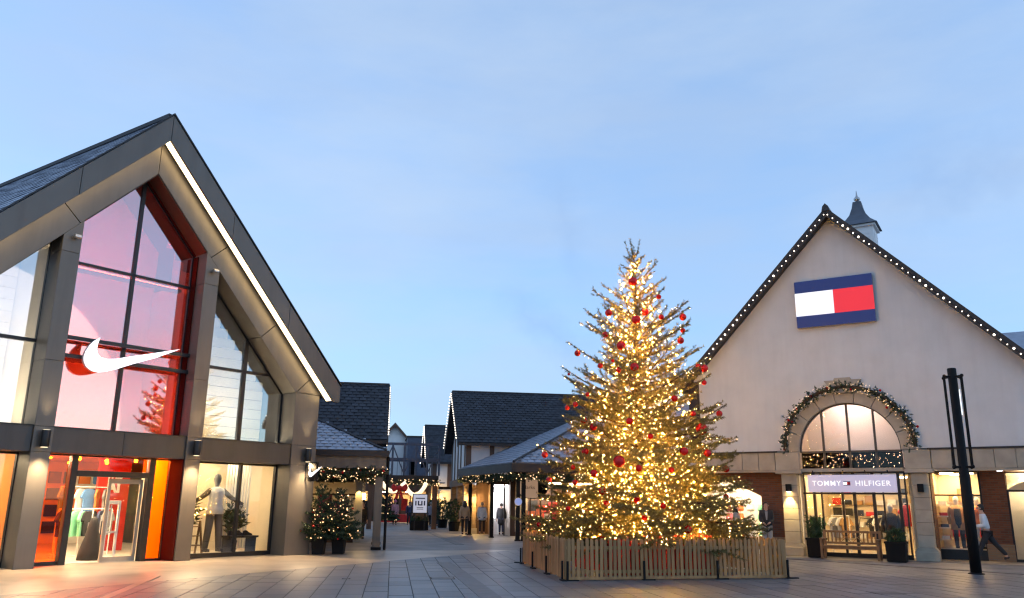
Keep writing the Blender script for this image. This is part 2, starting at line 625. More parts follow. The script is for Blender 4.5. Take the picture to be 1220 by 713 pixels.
def spot(parent, loc, direction, energy, angle, col=(1, 0.74, 0.42), blend=0.6, r=0.03):
    d = bpy.data.lights.new('wall_lamp_beam', 'SPOT')
    d.energy = energy * EK
    d.spot_size = R(angle)
    d.spot_blend = blend
    d.color = col
    d.shadow_soft_size = r
    o = bpy.data.objects.new('wall_lamp_beam', d)
    C.objects.link(o)
    o.parent = parent
    o.location = loc
    o.rotation_euler = Vector(direction).to_track_quat('-Z', 'Y').to_euler()
    return o


def slates(name, mat, parent, P00, P10, P01, nu, nv, th=0.03, lift=0.012, half=True, keep=None):
    """courses of overlapping slates on the parallelogram P00, P10 (along the eave), P01 (up the slope)"""
    P00, P10, P01 = Vector(P00), Vector(P10), Vector(P01)
    U, V = P10 - P00, P01 - P00
    nn = U.cross(V).normalized()
    if nn.z < 0:
        nn = -nn
    mb = MB()
    for j in range(nv):
        off = (0.5 if (j % 2 and half) else 0.0)
        for i in range(nu + (1 if off else 0)):
            u0 = max(0, (i - off) / nu)
            u1 = min(1, (i + 1 - off) / nu)
            if u1 - u0 < 1e-4:
                continue
            if keep and not keep((u0 + u1) / 2, (j + 0.5) / nv):
                continue
            g = 0.012 / U.length * 2
            v0, v1 = j / nv, min(1, (j + 1.35) / nv)
            up = th + lift + rnd.uniform(-0.006, 0.008)
            a, b = P00 + U * (u0 + g) + V * v0, P00 + U * (u1 - g) + V * v0
            c, d = P00 + U * (u1 - g) + V * v1, P00 + U * (u0 + g) + V * v1
            lo = [a + nn * (up - 0.016), b + nn * (up - 0.016), c + nn * lift * 0.3, d + nn * lift * 0.3]
            hi = [a + nn * up, b + nn * up, c + nn * (lift * 0.3 + 0.012), d + nn * (lift * 0.3 + 0.012)]
            mb.hexa(lo, hi)
    return mb.build(name, mat, parent, stuff=True, fix=False)


# ------------------------------------------------------------------ foliage helpers
def needle_mesh(segs, rng, per=0.02, ln=0.07, w=0.012, name='crown'):
    """many small leaf-shaped triangles set round a list of twig segments (p, q)"""
    V, F = [], []
    for p, q in segs:
        p, q = np.array(p), np.array(q)
        d = q - p
        L = np.linalg.norm(d)
        if L < 1e-5:
            continue
        d /= L
        n = max(1, int(L / per))
        t = rng.random(n)
        base = p + np.outer(t, q - p)
        rv = rng.normal(size=(n, 3))
        rv -= np.outer(rv @ d, d)
        rv /= np.linalg.norm(rv, axis=1)[:, None] + 1e-9
        dirs = rv * 0.8 + d * rng.uniform(0.3, 0.9, (n, 1))
        dirs /= np.linalg.norm(dirs, axis=1)[:, None]
        side = np.cross(dirs, rng.normal(size=(n, 3)))
        side /= np.linalg.norm(side, axis=1)[:, None] + 1e-9
        l_ = ln * rng.uniform(0.7, 1.2, (n, 1))
        a = base - side * w / 2
        b = base + side * w / 2
        c = base + dirs * l_
        k = len(V) * 1
        V.append(np.stack([a, b, c], 1).reshape(-1, 3))
    V = np.concatenate(V)
    n = len(V) // 3
    me = bpy.data.meshes.new(name)
    me.vertices.add(len(V))
    me.vertices.foreach_set('co', V.ravel())
    me.loops.add(len(V))
    me.loops.foreach_set('vertex_index', np.arange(len(V), dtype=np.int32))
    me.polygons.add(n)
    me.polygons.foreach_set('loop_start', np.arange(0, 3 * n, 3, dtype=np.int32))
    me.polygons.foreach_set('loop_total', np.full(n, 3, dtype=np.int32))
    me.update()
    return me


def octa_mesh(pts, radii, name='bulb'):
    pts, radii = np.asarray(pts, float), np.asarray(radii, float)
    n = len(pts)
    o = np.array([(1, 0, 0), (-1, 0, 0), (0, 1, 0), (0, -1, 0), (0, 0, 1), (0, 0, -1)], float)
    V = (pts[:, None, :] + o[None] * radii[:, None, None]).reshape(-1, 3)
    fc = np.array([(0, 2, 4), (2, 1, 4), (1, 3, 4), (3, 0, 4), (2, 0, 5), (1, 2, 5), (3, 1, 5), (0, 3, 5)])
    Fi = (fc[None] + (np.arange(n) * 6)[:, None, None]).reshape(-1, 3)
    me = bpy.data.meshes.new(name)
    me.vertices.add(len(V))
    me.vertices.foreach_set('co', V.ravel())
    me.loops.add(Fi.size)
    me.loops.foreach_set('vertex_index', Fi.ravel().astype(np.int32))
    me.polygons.add(len(Fi))
    me.polygons.foreach_set('loop_start', np.arange(0, Fi.size, 3, dtype=np.int32))
    me.polygons.foreach_set('loop_total', np.full(len(Fi), 3, dtype=np.int32))
    me.update()
    return me


def fir_skeleton(H, z0, prof, nb, rng, seed_spread=1.0):
    """trunk line, limbs and twig segments of a conifer; prof(z) is the crown radius at height z"""
    limbs, twigs = [], []
    for i in range(nb):
        f = (i + rng.random()) / nb
        z = z0 + (H - z0) * f ** 1.95 * 0.985
        g = (z - z0) / (H - z0)
        ph = i * 2.39996 + rng.uniform(-0.35, 0.35)
        L = prof(z) * rng.uniform(0.52, 1.12)
        el = R(-14 + 62 * g ** 1.1 + rng.uniform(-8, 8))
        cu = rng.uniform(0.05, 0.2) * (1 - 0.4 * g)
        r3 = np.array([math.cos(ph), math.sin(ph), 0.0])
        tn = np.array([-math.sin(ph), math.cos(ph), 0.0])
        b0 = np.array([0, 0, z - L * math.sin(el) * 0.55])
        if b0[2] < 0.35:
            b0[2] = 0.35 + 0.1 * rng.random()
        Lh = L
        N = 7
        pts = []
        for k in range(N + 1):
            t = k / N
            p = b0 + r3 * Lh * t + np.array([0, 0, 1.0]) * (L * math.tan(el) * t * 0.9 + cu * L * t * t) + tn * L * 0.06 * math.sin(t * 3 + i)
            pts.append(p)
        limbs.append((pts, 0.012 + 0.018 * L))
        for k in range(N):
            twigs.append((pts[k], pts[k + 1]) if k > 0 else (pts[0] * 0.4 + pts[1] * 0.6, pts[1]))
        nt = max(4, int((4 + 9 * L) * (1 - 0.55 * g)))
        for j in range(nt):
            t = 0.16 + 0.82 * (j + rng.random() * 0.7) / nt
            k = min(N - 1, int(t * N))
            p = pts[k] + (pts[k + 1] - pts[k]) * (t * N - k)
            d = pts[k + 1] - pts[k]
            d = d / np.linalg.norm(d)
            sgn = 1 if j % 2 else -1
            tl = min(0.75, (0.42 * (1 - t) + 0.13) * L * rng.uniform(0.7, 1.2) * (1 - 0.45 * g * g) + 0.07)
            dd = d * 0.75 + tn * sgn * rng.uniform(0.6, 0.95) + np.array([0, 0, rng.uniform(-0.28, 0.22 + 0.2 * g)])
            dd /= np.linalg.norm(dd)
            m = p + dd * tl * 0.55 + np.array([0, 0, -0.03 * tl])
            e = m + (dd * 0.9 + d * 0.25 + np.array([0, 0, 0.12])) * tl * 0.5
            twigs += [(p, m), (m, e)]
            if tl > 0.3:
                for s2 in (-1, 1):
                    st = p + (m - p) * rng.uniform(0.5, 0.95)
                    d2 = dd * 0.7 + d * 0.5 * s2 + tn * 0.25 * s2 + np.array([0, 0, rng.uniform(-0.15, 0.15)])
                    twigs.append((st, st + d2 * tl * 0.42))
    return limbs, twigs


def garland(name, label, cat, pts, r, rng, nb, mat='needle_dark', bmat='bulb_s', br=0.02, per=0.0035, ln=0.065, baub=0, group=None):
    pts = [np.array(p, float) for p in pts]
    t = thing(name, label, cat, pts[0], 0, group)
    o0 = pts[0]
    segs = []
    for a, b in zip(pts[:-1], pts[1:]):
        n = max(1, int(np.linalg.norm(b - a) / 0.12))
        for i in range(n):
            for _ in range(18):
                p = a + (b - a) * (i + rng.random()) / n - o0 + rng.normal(size=3) * r * 0.40
                q = p + rng.normal(size=3) * r * 0.36
                segs.append((p, q))
    obj('foliage', needle_mesh(segs, rng, per * 2.6, ln, 0.034, 'foliage'), mat, t)
    MB().tube([p - o0 for p in pts], r * 0.3, 6).build('stem', 'bark', t)
    lens = np.array([np.linalg.norm(b - a) for a, b in zip(pts[:-1], pts[1:])])
    cum = np.concatenate([[0], np.cumsum(lens)])

    def along(s):
        k = min(len(lens) - 1, int(np.searchsorted(cum, s, 'right') - 1))
        return pts[k] + (pts[k + 1] - pts[k]) * (s - cum[k]) / lens[k] - o0
    bp = [along(rng.random() * cum[-1]) + (lambda v: v / np.linalg.norm(v) * r * rng.uniform(0.75, 1.15))(rng.normal(size=3)) for _ in range(nb)]
    obj('bulb', octa_mesh(bp, rng.uniform(0.7, 1.2, nb) * br), bmat, t, stuff=True)
    if baub:
        mb = MB()
        for i in range(baub):
            p = along((i + rng.random()) / baub * cum[-1]) + rng.normal(size=3) * r * 0.5
            mb.ball(p, r * 0.24, 8, 6)
        mb.build('red_ball', 'bauble', t, True, stuff=True)
    return t


# ------------------------------------------------------------------ ground
def clip_poly(poly, clip):
    out = list(poly)
    n = len(clip)
    for i in range(n):
        a, b = clip[i], clip[(i + 1) % n]
        inp, out = out, []
        if not inp:
            break

        def side(p):
            return (b[0] - a[0]) * (p[1] - a[1]) - (b[1] - a[1]) * (p[0] - a[0])
        for k in range(len(inp)):
            p, q = inp[k], inp[(k + 1) % len(inp)]
            sp, sq = side(p), side(q)
            if sp >= 0:
                out.append(p)
            if (sp >= 0) != (sq >= 0):
                t = sp / (sp - sq)
                out.append((p[0] + (q[0] - p[0]) * t, p[1] + (q[1] - p[1]) * t))
    return out


g_ = MB().add([(-900, -900, 0), (900, -900, 0), (900, 900, 0), (-900, 900, 0)], [(0, 1, 2, 3)])
struct('ground', g_, 'street')
PLAZA = [(-11.3, 11.0), (-4.0, 3.0), (18, 3.0), (20.5, 13.2), (13.26, 21.91), (8.94, 27.07), (4.6, 32.2), (1.0, 32.3)]
struct('apron_paving', MB().add([(-24, 2, .004), (-6, 2, .004), (-9.6, 13.8, .004), (-5.7, 20.1, .004), (0.2, 31.0, .004), (-6.8, 29.0, .004), (-14, 22.5, .004)], [tuple(range(7))]), 'apron')
plaza = struct('plaza_pavement', MB().prism(PLAZA, 0.002, 0.008, 'z'), 'joint')
ca, sa = math.cos(R(8)), math.sin(R(8))


def slab_w(u, v):                       # slab rows run along the street
    return (u * ca - v * sa, u * sa + v * ca)


SW, SL = 0.46, 0.92
slabs = []
for i in range(-30, 52):
    off = rnd.choice((0, 0.5, 0.25, 0.5)) * SL
    for j in range(12, 40):
        u0, v0 = i * SW, j * SL + off
        if v0 < 12.5:
            continue
        gp = 0.009
        q = [slab_w(u0 + gp, v0 + gp), slab_w(u0 + SW - gp, v0 + gp), slab_w(u0 + SW - gp, v0 + SL - gp), slab_w(u0 + gp, v0 + SL - gp)]
        c = clip_poly(q, PLAZA)
        if len(c) >= 3:
            cxm = sum(p[0] for p in c) / len(c)
            cym = sum(p[1] for p in c) / len(c)
            vis = abs(cxm) < cym * 0.66 and cym > 14.8
            slabs.append((not vis, cym, c))
slabs.sort(key=lambda s: (s[0], s[1]))
rest = MB()
for k, (hid, d, c) in enumerate(slabs):
    z1 = 0.016 + rnd.uniform(-0.002, 0.002)
    if k < 300:
        mb = MB().prism(c, 0.006, z1, 'z')
        o = mb.build('paving_slab', 'slab', plaza)
    else:
        rest.prism(c, 0.006, z1, 'z')
rest.build('paving_slab', 'slab', plaza, stuff=True)


def strip(name, pts, w, z, mat):
    mb = MB()
    for a, b in zip(pts[:-1], pts[1:]):
        mb.beam((a[0], a[1], z - 0.01), (b[0], b[1], z - 0.01), w, 0.02)
    return struct(name, mb, mat)


strip('paving_band', [(-0.1, 13.0), (-0.33, 15.63), (-1.28, 21.16), (-1.85, 24.1)], 0.4, 0.023, 'band')
strip('street_drain', [(-2.0, 34.4), (-2.9, 39.0), (-5.02, 51), (-6.5, 60)], 0.35, 0.008, 'band')
strip('drain_cover', [(-6.6, 13.0), (-7.0, 14.95), (-7.84, 19.0)], 0.16, 0.022, 'apron')
strip('shop_footway', [(3.6, 34.5), (21.0, 13.9)], 0.35, 0.018, 'band')

for (x, y, w, d, lab) in ((-1.5, 19.3, .55, .5, 'small square cast iron cover set in the paving in mid plaza'), (-3.6, 18.9, .18, .18, 'tiny cast iron cover in the paving, nearer the store'), (7.6, 17.2, .6, .45, 'cast iron cover set in the paving before the fence, on the right')):
    t = thing('inspection_cover', lab, 'drain cover', (x, y, .0165), R(8))
    MB().box(-w / 2, w / 2, -d / 2, d / 2, 0, .004).build('frame', 'joint', t)
    MB().box(-w / 2 + .03, w / 2 - .03, -d / 2 + .03, d / 2 - .03, .0042, .006).build('lid', 'band', t)
# ------------------------------------------------------------------ the glazed grey store on the left
NF = Frame((-11.55, 20.70), 38.2)
UC = 1.85


def zo(u, top=12.65, s=1.05):
    return top - s * abs(u - UC)


def zi(u):
    return 10.93 - 1.07 * abs(u - UC)


store = NF.thing('glass_storefront', 'grey clad gabled store with tall red glass and lit verge, at the left', 'store')
# columns
for a, b, zt in ((-0.47, 0.0, None), (3.66, 4.13, None), (7.31, 8.28, 5.10), (-4.58, -3.61, 5.10)):
    for z0, z1 in ((0.0, 2.785), (2.795, 3.415), (3.425, 5.095), (5.105, 7.995), (8.005, 99)):
        ta, tb = (min(z1, zi(a) - 0.005), min(z1, zi(b) - 0.005)) if zt is None else (min(z1, zt),) * 2
        if ta <= z0 + 0.02 or tb <= z0 + 0.02:
            continue
        mb = MB().hexa([(a, 0, z0), (b, 0, z0), (b, .82, z0), (a, .82, z0)], [(a, 0, ta), (b, 0, tb), (b, .82, tb), (a, .82, ta)])
        mb.build('column_panel', 'clad', store, bevel=0.006)
    MB().box(a + .01, b - .01, .02, .80, 0.01, (zt or min(zi(a), zi(b))) - .02).build('column_core', 'frame', store)
# gable portal band in panels with open joints
cuts = [0.0, 1.95, 3.95, 5.45]
for sgn in (-1, 1):
    for k, d0 in enumerate(cuts):
        d1 = cuts[k + 1] if k + 1 < len(cuts) else None
        g = 0.008

        def pin(d, e):
            return (UC + sgn * (d + e), 10.93 - 1.07 * (d + e))

        def pout(d, e):      # joints run square to the slope
            return (UC + sgn * (d + e + 0.56), 12.05 - 1.07 * (d + e + 0.56))
        p = [pin(d0, g), pout(d0, g)] if d0 else [(UC + sgn * g, 10.93), (UC + sgn * g, 12.05)]
        if d1 is None:
            p += [(UC + sgn * 6.43, 5.11), (UC + sgn * 5.45, 5.11)]
            p = [p[0], p[1], (UC + sgn * 6.43, 5.17), (UC + sgn * 6.43, 5.11), (UC + sgn * 5.46, 5.11)]
        else:
            p += [pout(d1, -g), pin(d1, -g)]
        MB().prism(p, 0.0, 0.82, 'y').build('gable_panel', 'clad', store, bevel=0.006)
# reveal lining of the middle bay, red
for sgn, mat in ((1, 'bronze'), (-1, 'bronze')):
    p = [(UC + sgn * 0.0, 10.925), (UC + sgn * 1.80, 10.925 - 1.07 * 1.80), (UC + sgn * 1.80, 10.91 - 1.07 * 1.80 - .02), (UC, 10.895)]
    MB().prism(p, 0.02, 0.62, 'y').build('reveal_lining', mat, store)
    p = [(q[0], q[1] - .02) for q in p]
    MB().prism(p, 0.62, 0.80, 'y').build('reveal_lining', 'red_reveal', store)
MB().box(3.63, 3.655, 0.05, 0.8, 0.02, 2.78).build('reveal_lining', 'red_reveal', store)
MB().box(3.63, 3.655, 0.45, 0.8, 3.43, 8.9).build('reveal_lining', 'red_reveal', store)
# roof slabs, fascia, soffit, lit strip
YB = 24.0
SKW = -0.075          # the ridge runs back a little out of square
for sgn in (-1, 1):
    e = UC + sgn * 6.88
    ze = zo(e)
    a_, b_ = [(UC, 12.60), (e, ze - .05), (e, ze - .35), (UC, 12.25)], SKW * YB
    MB().hexa([(x, -.40, z) for x, z in a_], [(x + b_, YB, z) for x, z in a_]).build('roof', 'slate', store)
    # fascia panels
    fc = [0, 2.3, 4.6, 6.88]
    for a, b in zip(fc[:-1], fc[1:]):
        A, B = UC + sgn * (a + .006), UC + sgn * (b - .006 if b < 6.8 else b)
        if b > 6.8:
            p = [(A, zo(A)), (B, ze), (B, ze - .54), (UC + sgn * 6.63, ze - .54), (A, zo(A) - .81)]
        else:
            p = [(A, zo(A)), (B, zo(B)), (B, zo(B) - .81), (A, zo(A) - .81)]
        MB().prism(p, -0.5, -0.42, 'y').build('fascia_panel', 'clad', store, bevel=0.006)
    MB().prism([(UC, 12.72), (e + sgn * .05, ze + .04), (e + sgn * .05, ze + .005), (UC, 12.66)], -0.53, -0.36, 'y').build('verge_trim', 'frame', store)
    a, b = UC + sgn * 0.03, UC + sgn * 6.60
    MB().prism([(a, zo(a) - .74), (b, zo(b) - .74), (b, zo(b) - .70), (a, zo(a) - .70)], -0.42, 0.0, 'y').build('soffit', 'clad_dark', store)
    MB().prism([(a, zo(a) - .79), (b, zo(b) - .79), (b, zo(b) - .75), (a, zo(a) - .75)], -0.40, -0.15, 'y').build('light_strip', 'led', store)
slates('slate', 'slate_blue', store, (UC - 6.88, -0.36, 5.42), (UC - 6.88 + SKW * YB, YB, 5.42), (UC, -0.36, 12.63), 48, 30)
MB().beam((UC, -.36, 12.66), (UC + SKW * YB, YB, 12.66), .2, .12).build('ridge_cap', 'ridge', store)
# transom band
for a, b in ((-3.60, -0.48), (0.01, 1.845), (1.855, 3.65), (4.14, 7.30)):
    MB().box(a, b, .06, .80, 2.79, 3.42).build('band_panel', 'clad_dark', store, bevel=0.006)
    MB().box(a, b, .03, .80, 3.421, 3.445).build('band_trim', 'frame', store)
# side walls, back wall, plinth
MB().box(-4.56, -4.40, .84, YB, 0, 5.3).build('side_wall', 'clad_dark', store)
MB().hexa([(8.10, .84, 0), (8.26, .84, 0), (8.26 + SKW * YB, YB, 0), (8.10 + SKW * YB, YB, 0)], [(8.10, .84, 5.3), (8.26, .84, 5.3), (8.26 + SKW * YB, YB, 5.3), (8.10 + SKW * YB, YB, 5.3)]).build('side_wall', 'clad_dark', store)
MB().prism([(-4.4, 0), (6.2, 0), (6.2, 5.3), (UC - 1.6, 11.5), (-4.4, 5.3)], YB - .3, YB - .1, 'y').build('back_wall', 'clad_dark', store)


# glazing
def window(parent, polys, gmat, y, bars, fr='frame', depth=.12, name='window'):
    """bars: list of (x0,z0,x1,z1,width); polys: pane outlines in x,z"""
    w = MB()
    for (x0, z0, x1, z1, bw) in bars:
        w.beam((x0, y, z0), (x1, y, z1), bw, depth, up=(0, 1, 0))
    fo = w.build(name, fr, parent)
    for p in polys:
        MB().prism(p, y - .008, y + .008, 'y').build('pane', gmat, fo)
    return fo


GY = .75
# middle upper, red glass
window(store, [[(0.02, 7.99), (UC - .05, 7.99), (UC - .05, zi(UC) - .12), (0.02, zi(0.02) - .06)],
               [(UC + .05, 7.99), (3.62, 7.99), (3.62, zi(3.62) - .06), (UC + .05, zi(UC) - .12)],
               [(0.02, 3.47), (UC - .05, 3.47), (UC - .05, 7.92), (0.02, 7.92)],
               [(UC + .05, 3.47), (3.62, 3.47), (3.62, 7.92), (UC + .05, 7.92)]], 'glass_red', GY,
       [(UC, 3.45, UC, 10.9, .10), (0.0, 7.955, 3.63, 7.955, .07), (0.0, 3.46, 3.63, 3.46, .05), (0.015, 3.45, 0.015, 8.9, .05), (3.62, 3.45, 3.62, 8.9, .05),
        (0.0, 8.93, UC, 10.87, .07), (3.65, 8.93, UC, 10.87, .07)])
# right upper and its mirror on the left
for sg in (1, -1):
    def X(x):
        return UC + sg * (x - UC)
    zt = zi(4.16) - .06
    window(store, [[(X(4.16), 3.47), (X(5.72), 3.47), (X(5.72), 5.60), (X(4.16), 5.60)],
                   [(X(5.86), 3.47), (X(7.24), 3.47), (X(7.24), 5.06), (X(6.78), 5.60), (X(5.86), 5.60)],
                   [(X(4.16), 5.70), (X(5.72), 5.70), (X(5.72), zi(5.72) - .1), (X(4.16), zt)],
                   [(X(5.86), 5.70), (X(6.68), 5.70), (X(5.86), zi(5.86) - .1)]], 'glass_up', GY,
           [(X(5.79), 3.45, X(5.79), zi(5.79), .13), (X(4.14), 5.65, X(6.78), 5.65, .09), (X(4.14), 3.46, X(7.3), 3.46, .05), (X(4.15), 3.45, X(4.15), 8.4, .06),
            (X(7.27), 3.45, X(7.27), 5.1, .07), (X(7.3), zi(7.3) + .02, X(4.14), zi(4.14) + .02, .16)])
    window(store, [[(X(4.20), .14), (X(5.96), .14), (X(5.96), 2.74), (X(4.20), 2.74)], [(X(6.04), .14), (X(7.26), .14), (X(7.26), 2.74), (X(6.04), 2.74)]], 'glass', GY,
           [(X(6.0), .1, X(6.0), 2.79, .08), (X(4.13), .07, X(7.31), .07, .13), (X(4.13), 2.76, X(7.31), 2.76, .05), (X(4.16), .1, X(4.16), 2.79, .08), (X(7.285), .1, X(7.285), 2.79, .05)])
# entrance: orange sidelights and transom, dark door frame, one sliding leaf
window(store, [[(0.02, .10), (0.80, .10), (0.80, 2.76), (0.02, 2.76)]], 'glass_orange', GY,
       [(0.0, .05, 0.83, .05, .1), (0.015, 0, 0.015, 2.79, .04), (0.0, 2.775, .83, 2.775, .03)])
window(store, [[(3.20, .06), (3.61, .06), (3.61, 2.76), (3.20, 2.76)]], 'glass_orange', GY, [(3.15, .03, 3.65, .03, .06), (3.15, 2.775, 3.65, 2.775, .03), (3.63, 0, 3.63, 2.79, .03)])
window(store, [[(1.02, 2.40), (2.95, 2.40), (2.95, 2.76), (1.02, 2.76)]], 'glass_orange', GY, [(1.0, 2.775, 2.97, 2.775, .03)])
df = MB()
for p in ((0.83, 1.00, 0, 2.79), (2.97, 3.15, 0, 2.79), (1.00, 2.97, 2.24, 2.39)):
    df.box(p[0], p[1], .62, .84, p[2], p[3])
dfo = df.build('door_frame', 'frame', store, bevel=.008)
leaf = MB()
for p in ((1.98, 2.06, 0.02, 2.2), (2.88, 2.96, .02, 2.2), (2.06, 2.88, .02, .14), (2.06, 2.88, 2.08, 2.2)):
    leaf.box(p[0], p[1], .86, .92, p[2], p[3])
lf = leaf.build('sliding_door', 'stone', store)
MB().box(2.06, 2.88, .885, .895, .14, 2.08).build('pane', 'glass', lf)
MB().tube([(2.12, .82, .95), (2.12, .82, 1.5), ], .018).build('handle', 'steel', lf)
# wall lamps on the columns, each throwing light up and down
for u in (-0.24, 3.90, 7.86, -4.1):
    l = MB().lathe([(.105, 2.90), (.105, 3.32)], 16, (u, -.16)).build('wall_lamp', 'frame', store, True, bevel=.008)
    MB().box(u - .03, u + .03, -.08, .0, 3.05, 3.15).build('bracket', 'frame', l)
    MB().lathe([(.08, 3.321), (.08, 3.326)], 14, (u, -.16)).build('lens', 'lens', l)
    MB().lathe([(.08, 2.894), (.08, 2.899)], 14, (u, -.16)).build('lens', 'lens', l)
    spot(store, (u, -.22, 3.36), (0, .13, 1), 130, 50, blend=1, r=.06)
    spot(store, (u, -.22, 2.86), (0, .10, -1), 260, 70, blend=1, r=.06)
    spot(store, (u, -.22, 2.84), (0, -.40, -1), 1000, 128, (1, .68, .36), 1, .06)  # extra outward beam added to brighten the paving before the store
for u, z in ((-.2, 8.42), (3.9, 8.42)):
    MB().tube([(u, 0, z), (u, -.14, z)], .05, 10).tube([(u - .06, -.14, z), (u + .1, -.14, z)], .06, 10).build('spotlight', 'steel', store)
# interior
MB().box(-4.4, 8.1, .83, 12, -.02, .02).build('shop_floor', 'floor', store)
MB().box(-4.4, 8.1, .86, 12, 3.0, 3.40).build('ceiling', 'plaster', store)
MB().box(-4.4, 8.1, 10.8, 11, 0.02, 3.0).build('interior_wall', 'plaster', store)
MB().box(7.9, 8.08, .9, 10.8, 0.02, 3.0).build('interior_wall', 'cream', store)
MB().box(3.72, 3.84, .9, 2.1, 0.02, 3.0).build('interior_wall', 'plaster', store)
MB().box(-.3, -.15, .9, 4.5, 0.02, 3.0).build('interior_wall', 'orangewall', store)
MB().box(4.4, 7.6, 3.6, 3.7, .02, 3.0).build('interior_wall', 'cream', store)
rw = MB().box(3.9, 4.95, 5.5, 5.62, .02, 2.98).build('red_feature_wall', 'redwall', store)
lettering('THIS', .26, 'plaster', rw, (4.42, 5.485, 2.4), bold=.012)
lettering('AI', .48, 'plaster', rw, (4.42, 5.485, 2.02), bold=.02)
# upper interior: red wall behind the middle bay, boarded cream wall on the right
MB().prism([(-.25, 3.4), (4.0, 3.4), (4.0, 9.8), (UC, 12.1), (-.25, 9.8)], 3.6, 3.7, 'y').build('interior_wall', 'plaster', store)
MB().box(3.98, 4.08, .86, 3.6, 3.41, 8.3).build('interior_wall', 'plaster', store)
MB().box(-.38, -.28, .86, 3.6, 3.41, 8.3).build('interior_wall', 'plaster', store)
for k in range(20):
    z = 3.42 + k * .33
    x1 = min(7.95, UC + (12.1 - z - .33) / 1.05)
    MB().box(4.12, x1, 2.75, 2.79, z, z + .315).build('wall_board', 'cream', store)
    MB().box(max(-4.3, UC - (12.1 - z - .33) / 1.05), -.42, 2.75, 2.79, z, z + .315).build('wall_board', 'plaster', store)
for k, (x, y) in enumerate(((0.6, 1.9), (1.9, 1.9), (3.1, 1.9), (.8, 4.2), (2.3, 4.2), (.8, 7.5), (2.8, 7.5), (5.0, 1.6), (6.6, 1.6), (5.0, 2.9), (6.6, 2.9), (5.8, 8), (-1.6, 1.8), (-3.0, 1.8), (-2.2, 5))):
    MB().box(x - .28, x + .28, y - .28, y + .28, 2.955, 2.985).build('ceiling_light', 'lamp_dim' if x > 4.5 else 'lamp', store)
MB().box(.2, 3.5, .95, 1.2, 7.82, 7.90).build('added_uplight_tray', 'frame', store)  # tray added to hide the extra glowing strip from below
MB().box(.3, 3.4, 1.0, 1.15, 7.901, 7.92).build('added_uplight', 'added_uplight', store)
for x0, x1 in ((.3, 3.4), (4.5, 7.2), (-3.3, -.9)):  # unseen glowing strips added to brighten the upper rooms
    MB().box(x0, x1, 1.0, 1.25, 3.405, 3.44).build('added_uplight', 'added_uplight', store)
for k, (x, y, z) in enumerate(((.3, 1.5, 2.72), (.62, 2.2, 2.7), (1.45, 1.6, 2.74), (2.3, 1.8, 2.72), (3.0, 1.5, 2.74), (2.7, 2.6, 2.7), (1.9, 3.2, 2.68))):  # pendants added so the entrance ceiling catches light
    pl0 = MB().ball((x, y, z), .045, 10, 6).build('added_pendant', 'pendant', store, True)
    MB().tube([(x, y, z + .04), (x, y, 2.99)], .008, 5).build('flex', 'black', pl0)
for k in range(9):
    x = 6.35 + k * .105
    MB().box(x, x + .07, 2.0, 2.02, .15, 2.95).build('curtain_strip', 'plaster', store)
for k, z in enumerate((.75, 1.25, 1.75)):
    MB().box(4.5, 5.6, 3.3, 3.6, z, z + .04).build('shelf', 'bench', store)
    for j in range(5):
        MB().box(4.55 + j * .21, 4.70 + j * .21, 3.34, 3.55, z + .04, z + .04 + rnd.uniform(.08, .24)).build('goods', rnd.choice(['darkcloth', 'whitecloth', 'oak', 'navycloth']), store)
for k in range(4):
    for j in range(5):
        MB().box(4.0 + j * .55, 4.42 + j * .55, 10.70, 10.78, .4 + k * .6, .82 + k * .6).build('wall_display', rnd.choice(['darkcloth', 'bluecloth', 'orangecloth', 'greycloth']), store)

# illuminated sign on two rails
SWOOSH = [(0.92, 5.9), (0.88, 5.73), (0.87, 5.57), (0.92, 5.45), (1.02, 5.37), (1.18, 5.35), (1.42, 5.39), (1.87, 5.53), (2.52, 5.72), (3.25, 5.94),
          (2.54, 5.58), (1.89, 5.31), (1.46, 5.11), (1.16, 5.0), (0.98, 4.96), (0.81, 4.98), (0.66, 5.07), (0.58, 5.2), (0.56, 5.32), (0.59, 5.48), (0.67, 5.65), (0.78, 5.79)]
sg = NF.thing('logo_sign', 'large lit white curved tick sign on two rails across the red glass', 'sign')
MB().prism(SWOOSH, .20, .205, 'y').build('lit_face', 'sign_white', sg)
MB().prism(SWOOSH, .207, .32, 'y').build('sign_body', 'white', sg)
for z in (5.82, 5.33):
    MB().box(0.005, 3.655, .36, .44, z - .05, z + .05).build('rail', 'frame', sg)
for x, z in ((.7, 5.33), (1.5, 5.33), (.8, 5.7), (2.6, 5.72)):
    MB().box(x - .03, x + .03, .32, .40, z - .06, z + .06).build('bracket', 'frame', sg)
# small projecting sign on the corner column
bs = NF.thing('blade_sign', 'small black projecting sign with lit white tick on corner column', 'sign')
MB().box(7.90, 7.94, -.03, 0, 2.3, 2.9).tube([(7.92, -.01, 2.8), (7.92, -.2, 2.8)], .015).tube([(7.92, -.01, 2.42), (7.92, -.2, 2.42)], .015).build('bracket', 'frame', bs)
MB().box(7.88, 7.96, -.60, -.18, 2.28, 2.88).build('sign_box', 'black', bs, bevel=.01)
sw = [((x - .56) / 2.69, (z - 4.96) / .98) for x, z in SWOOSH]
MB().prism([(-.24 - a * .62, 2.42 + b * .32) for a, b in sw], 7.865, 7.878, 'x').build('lit_face', 'sign_white', bs)


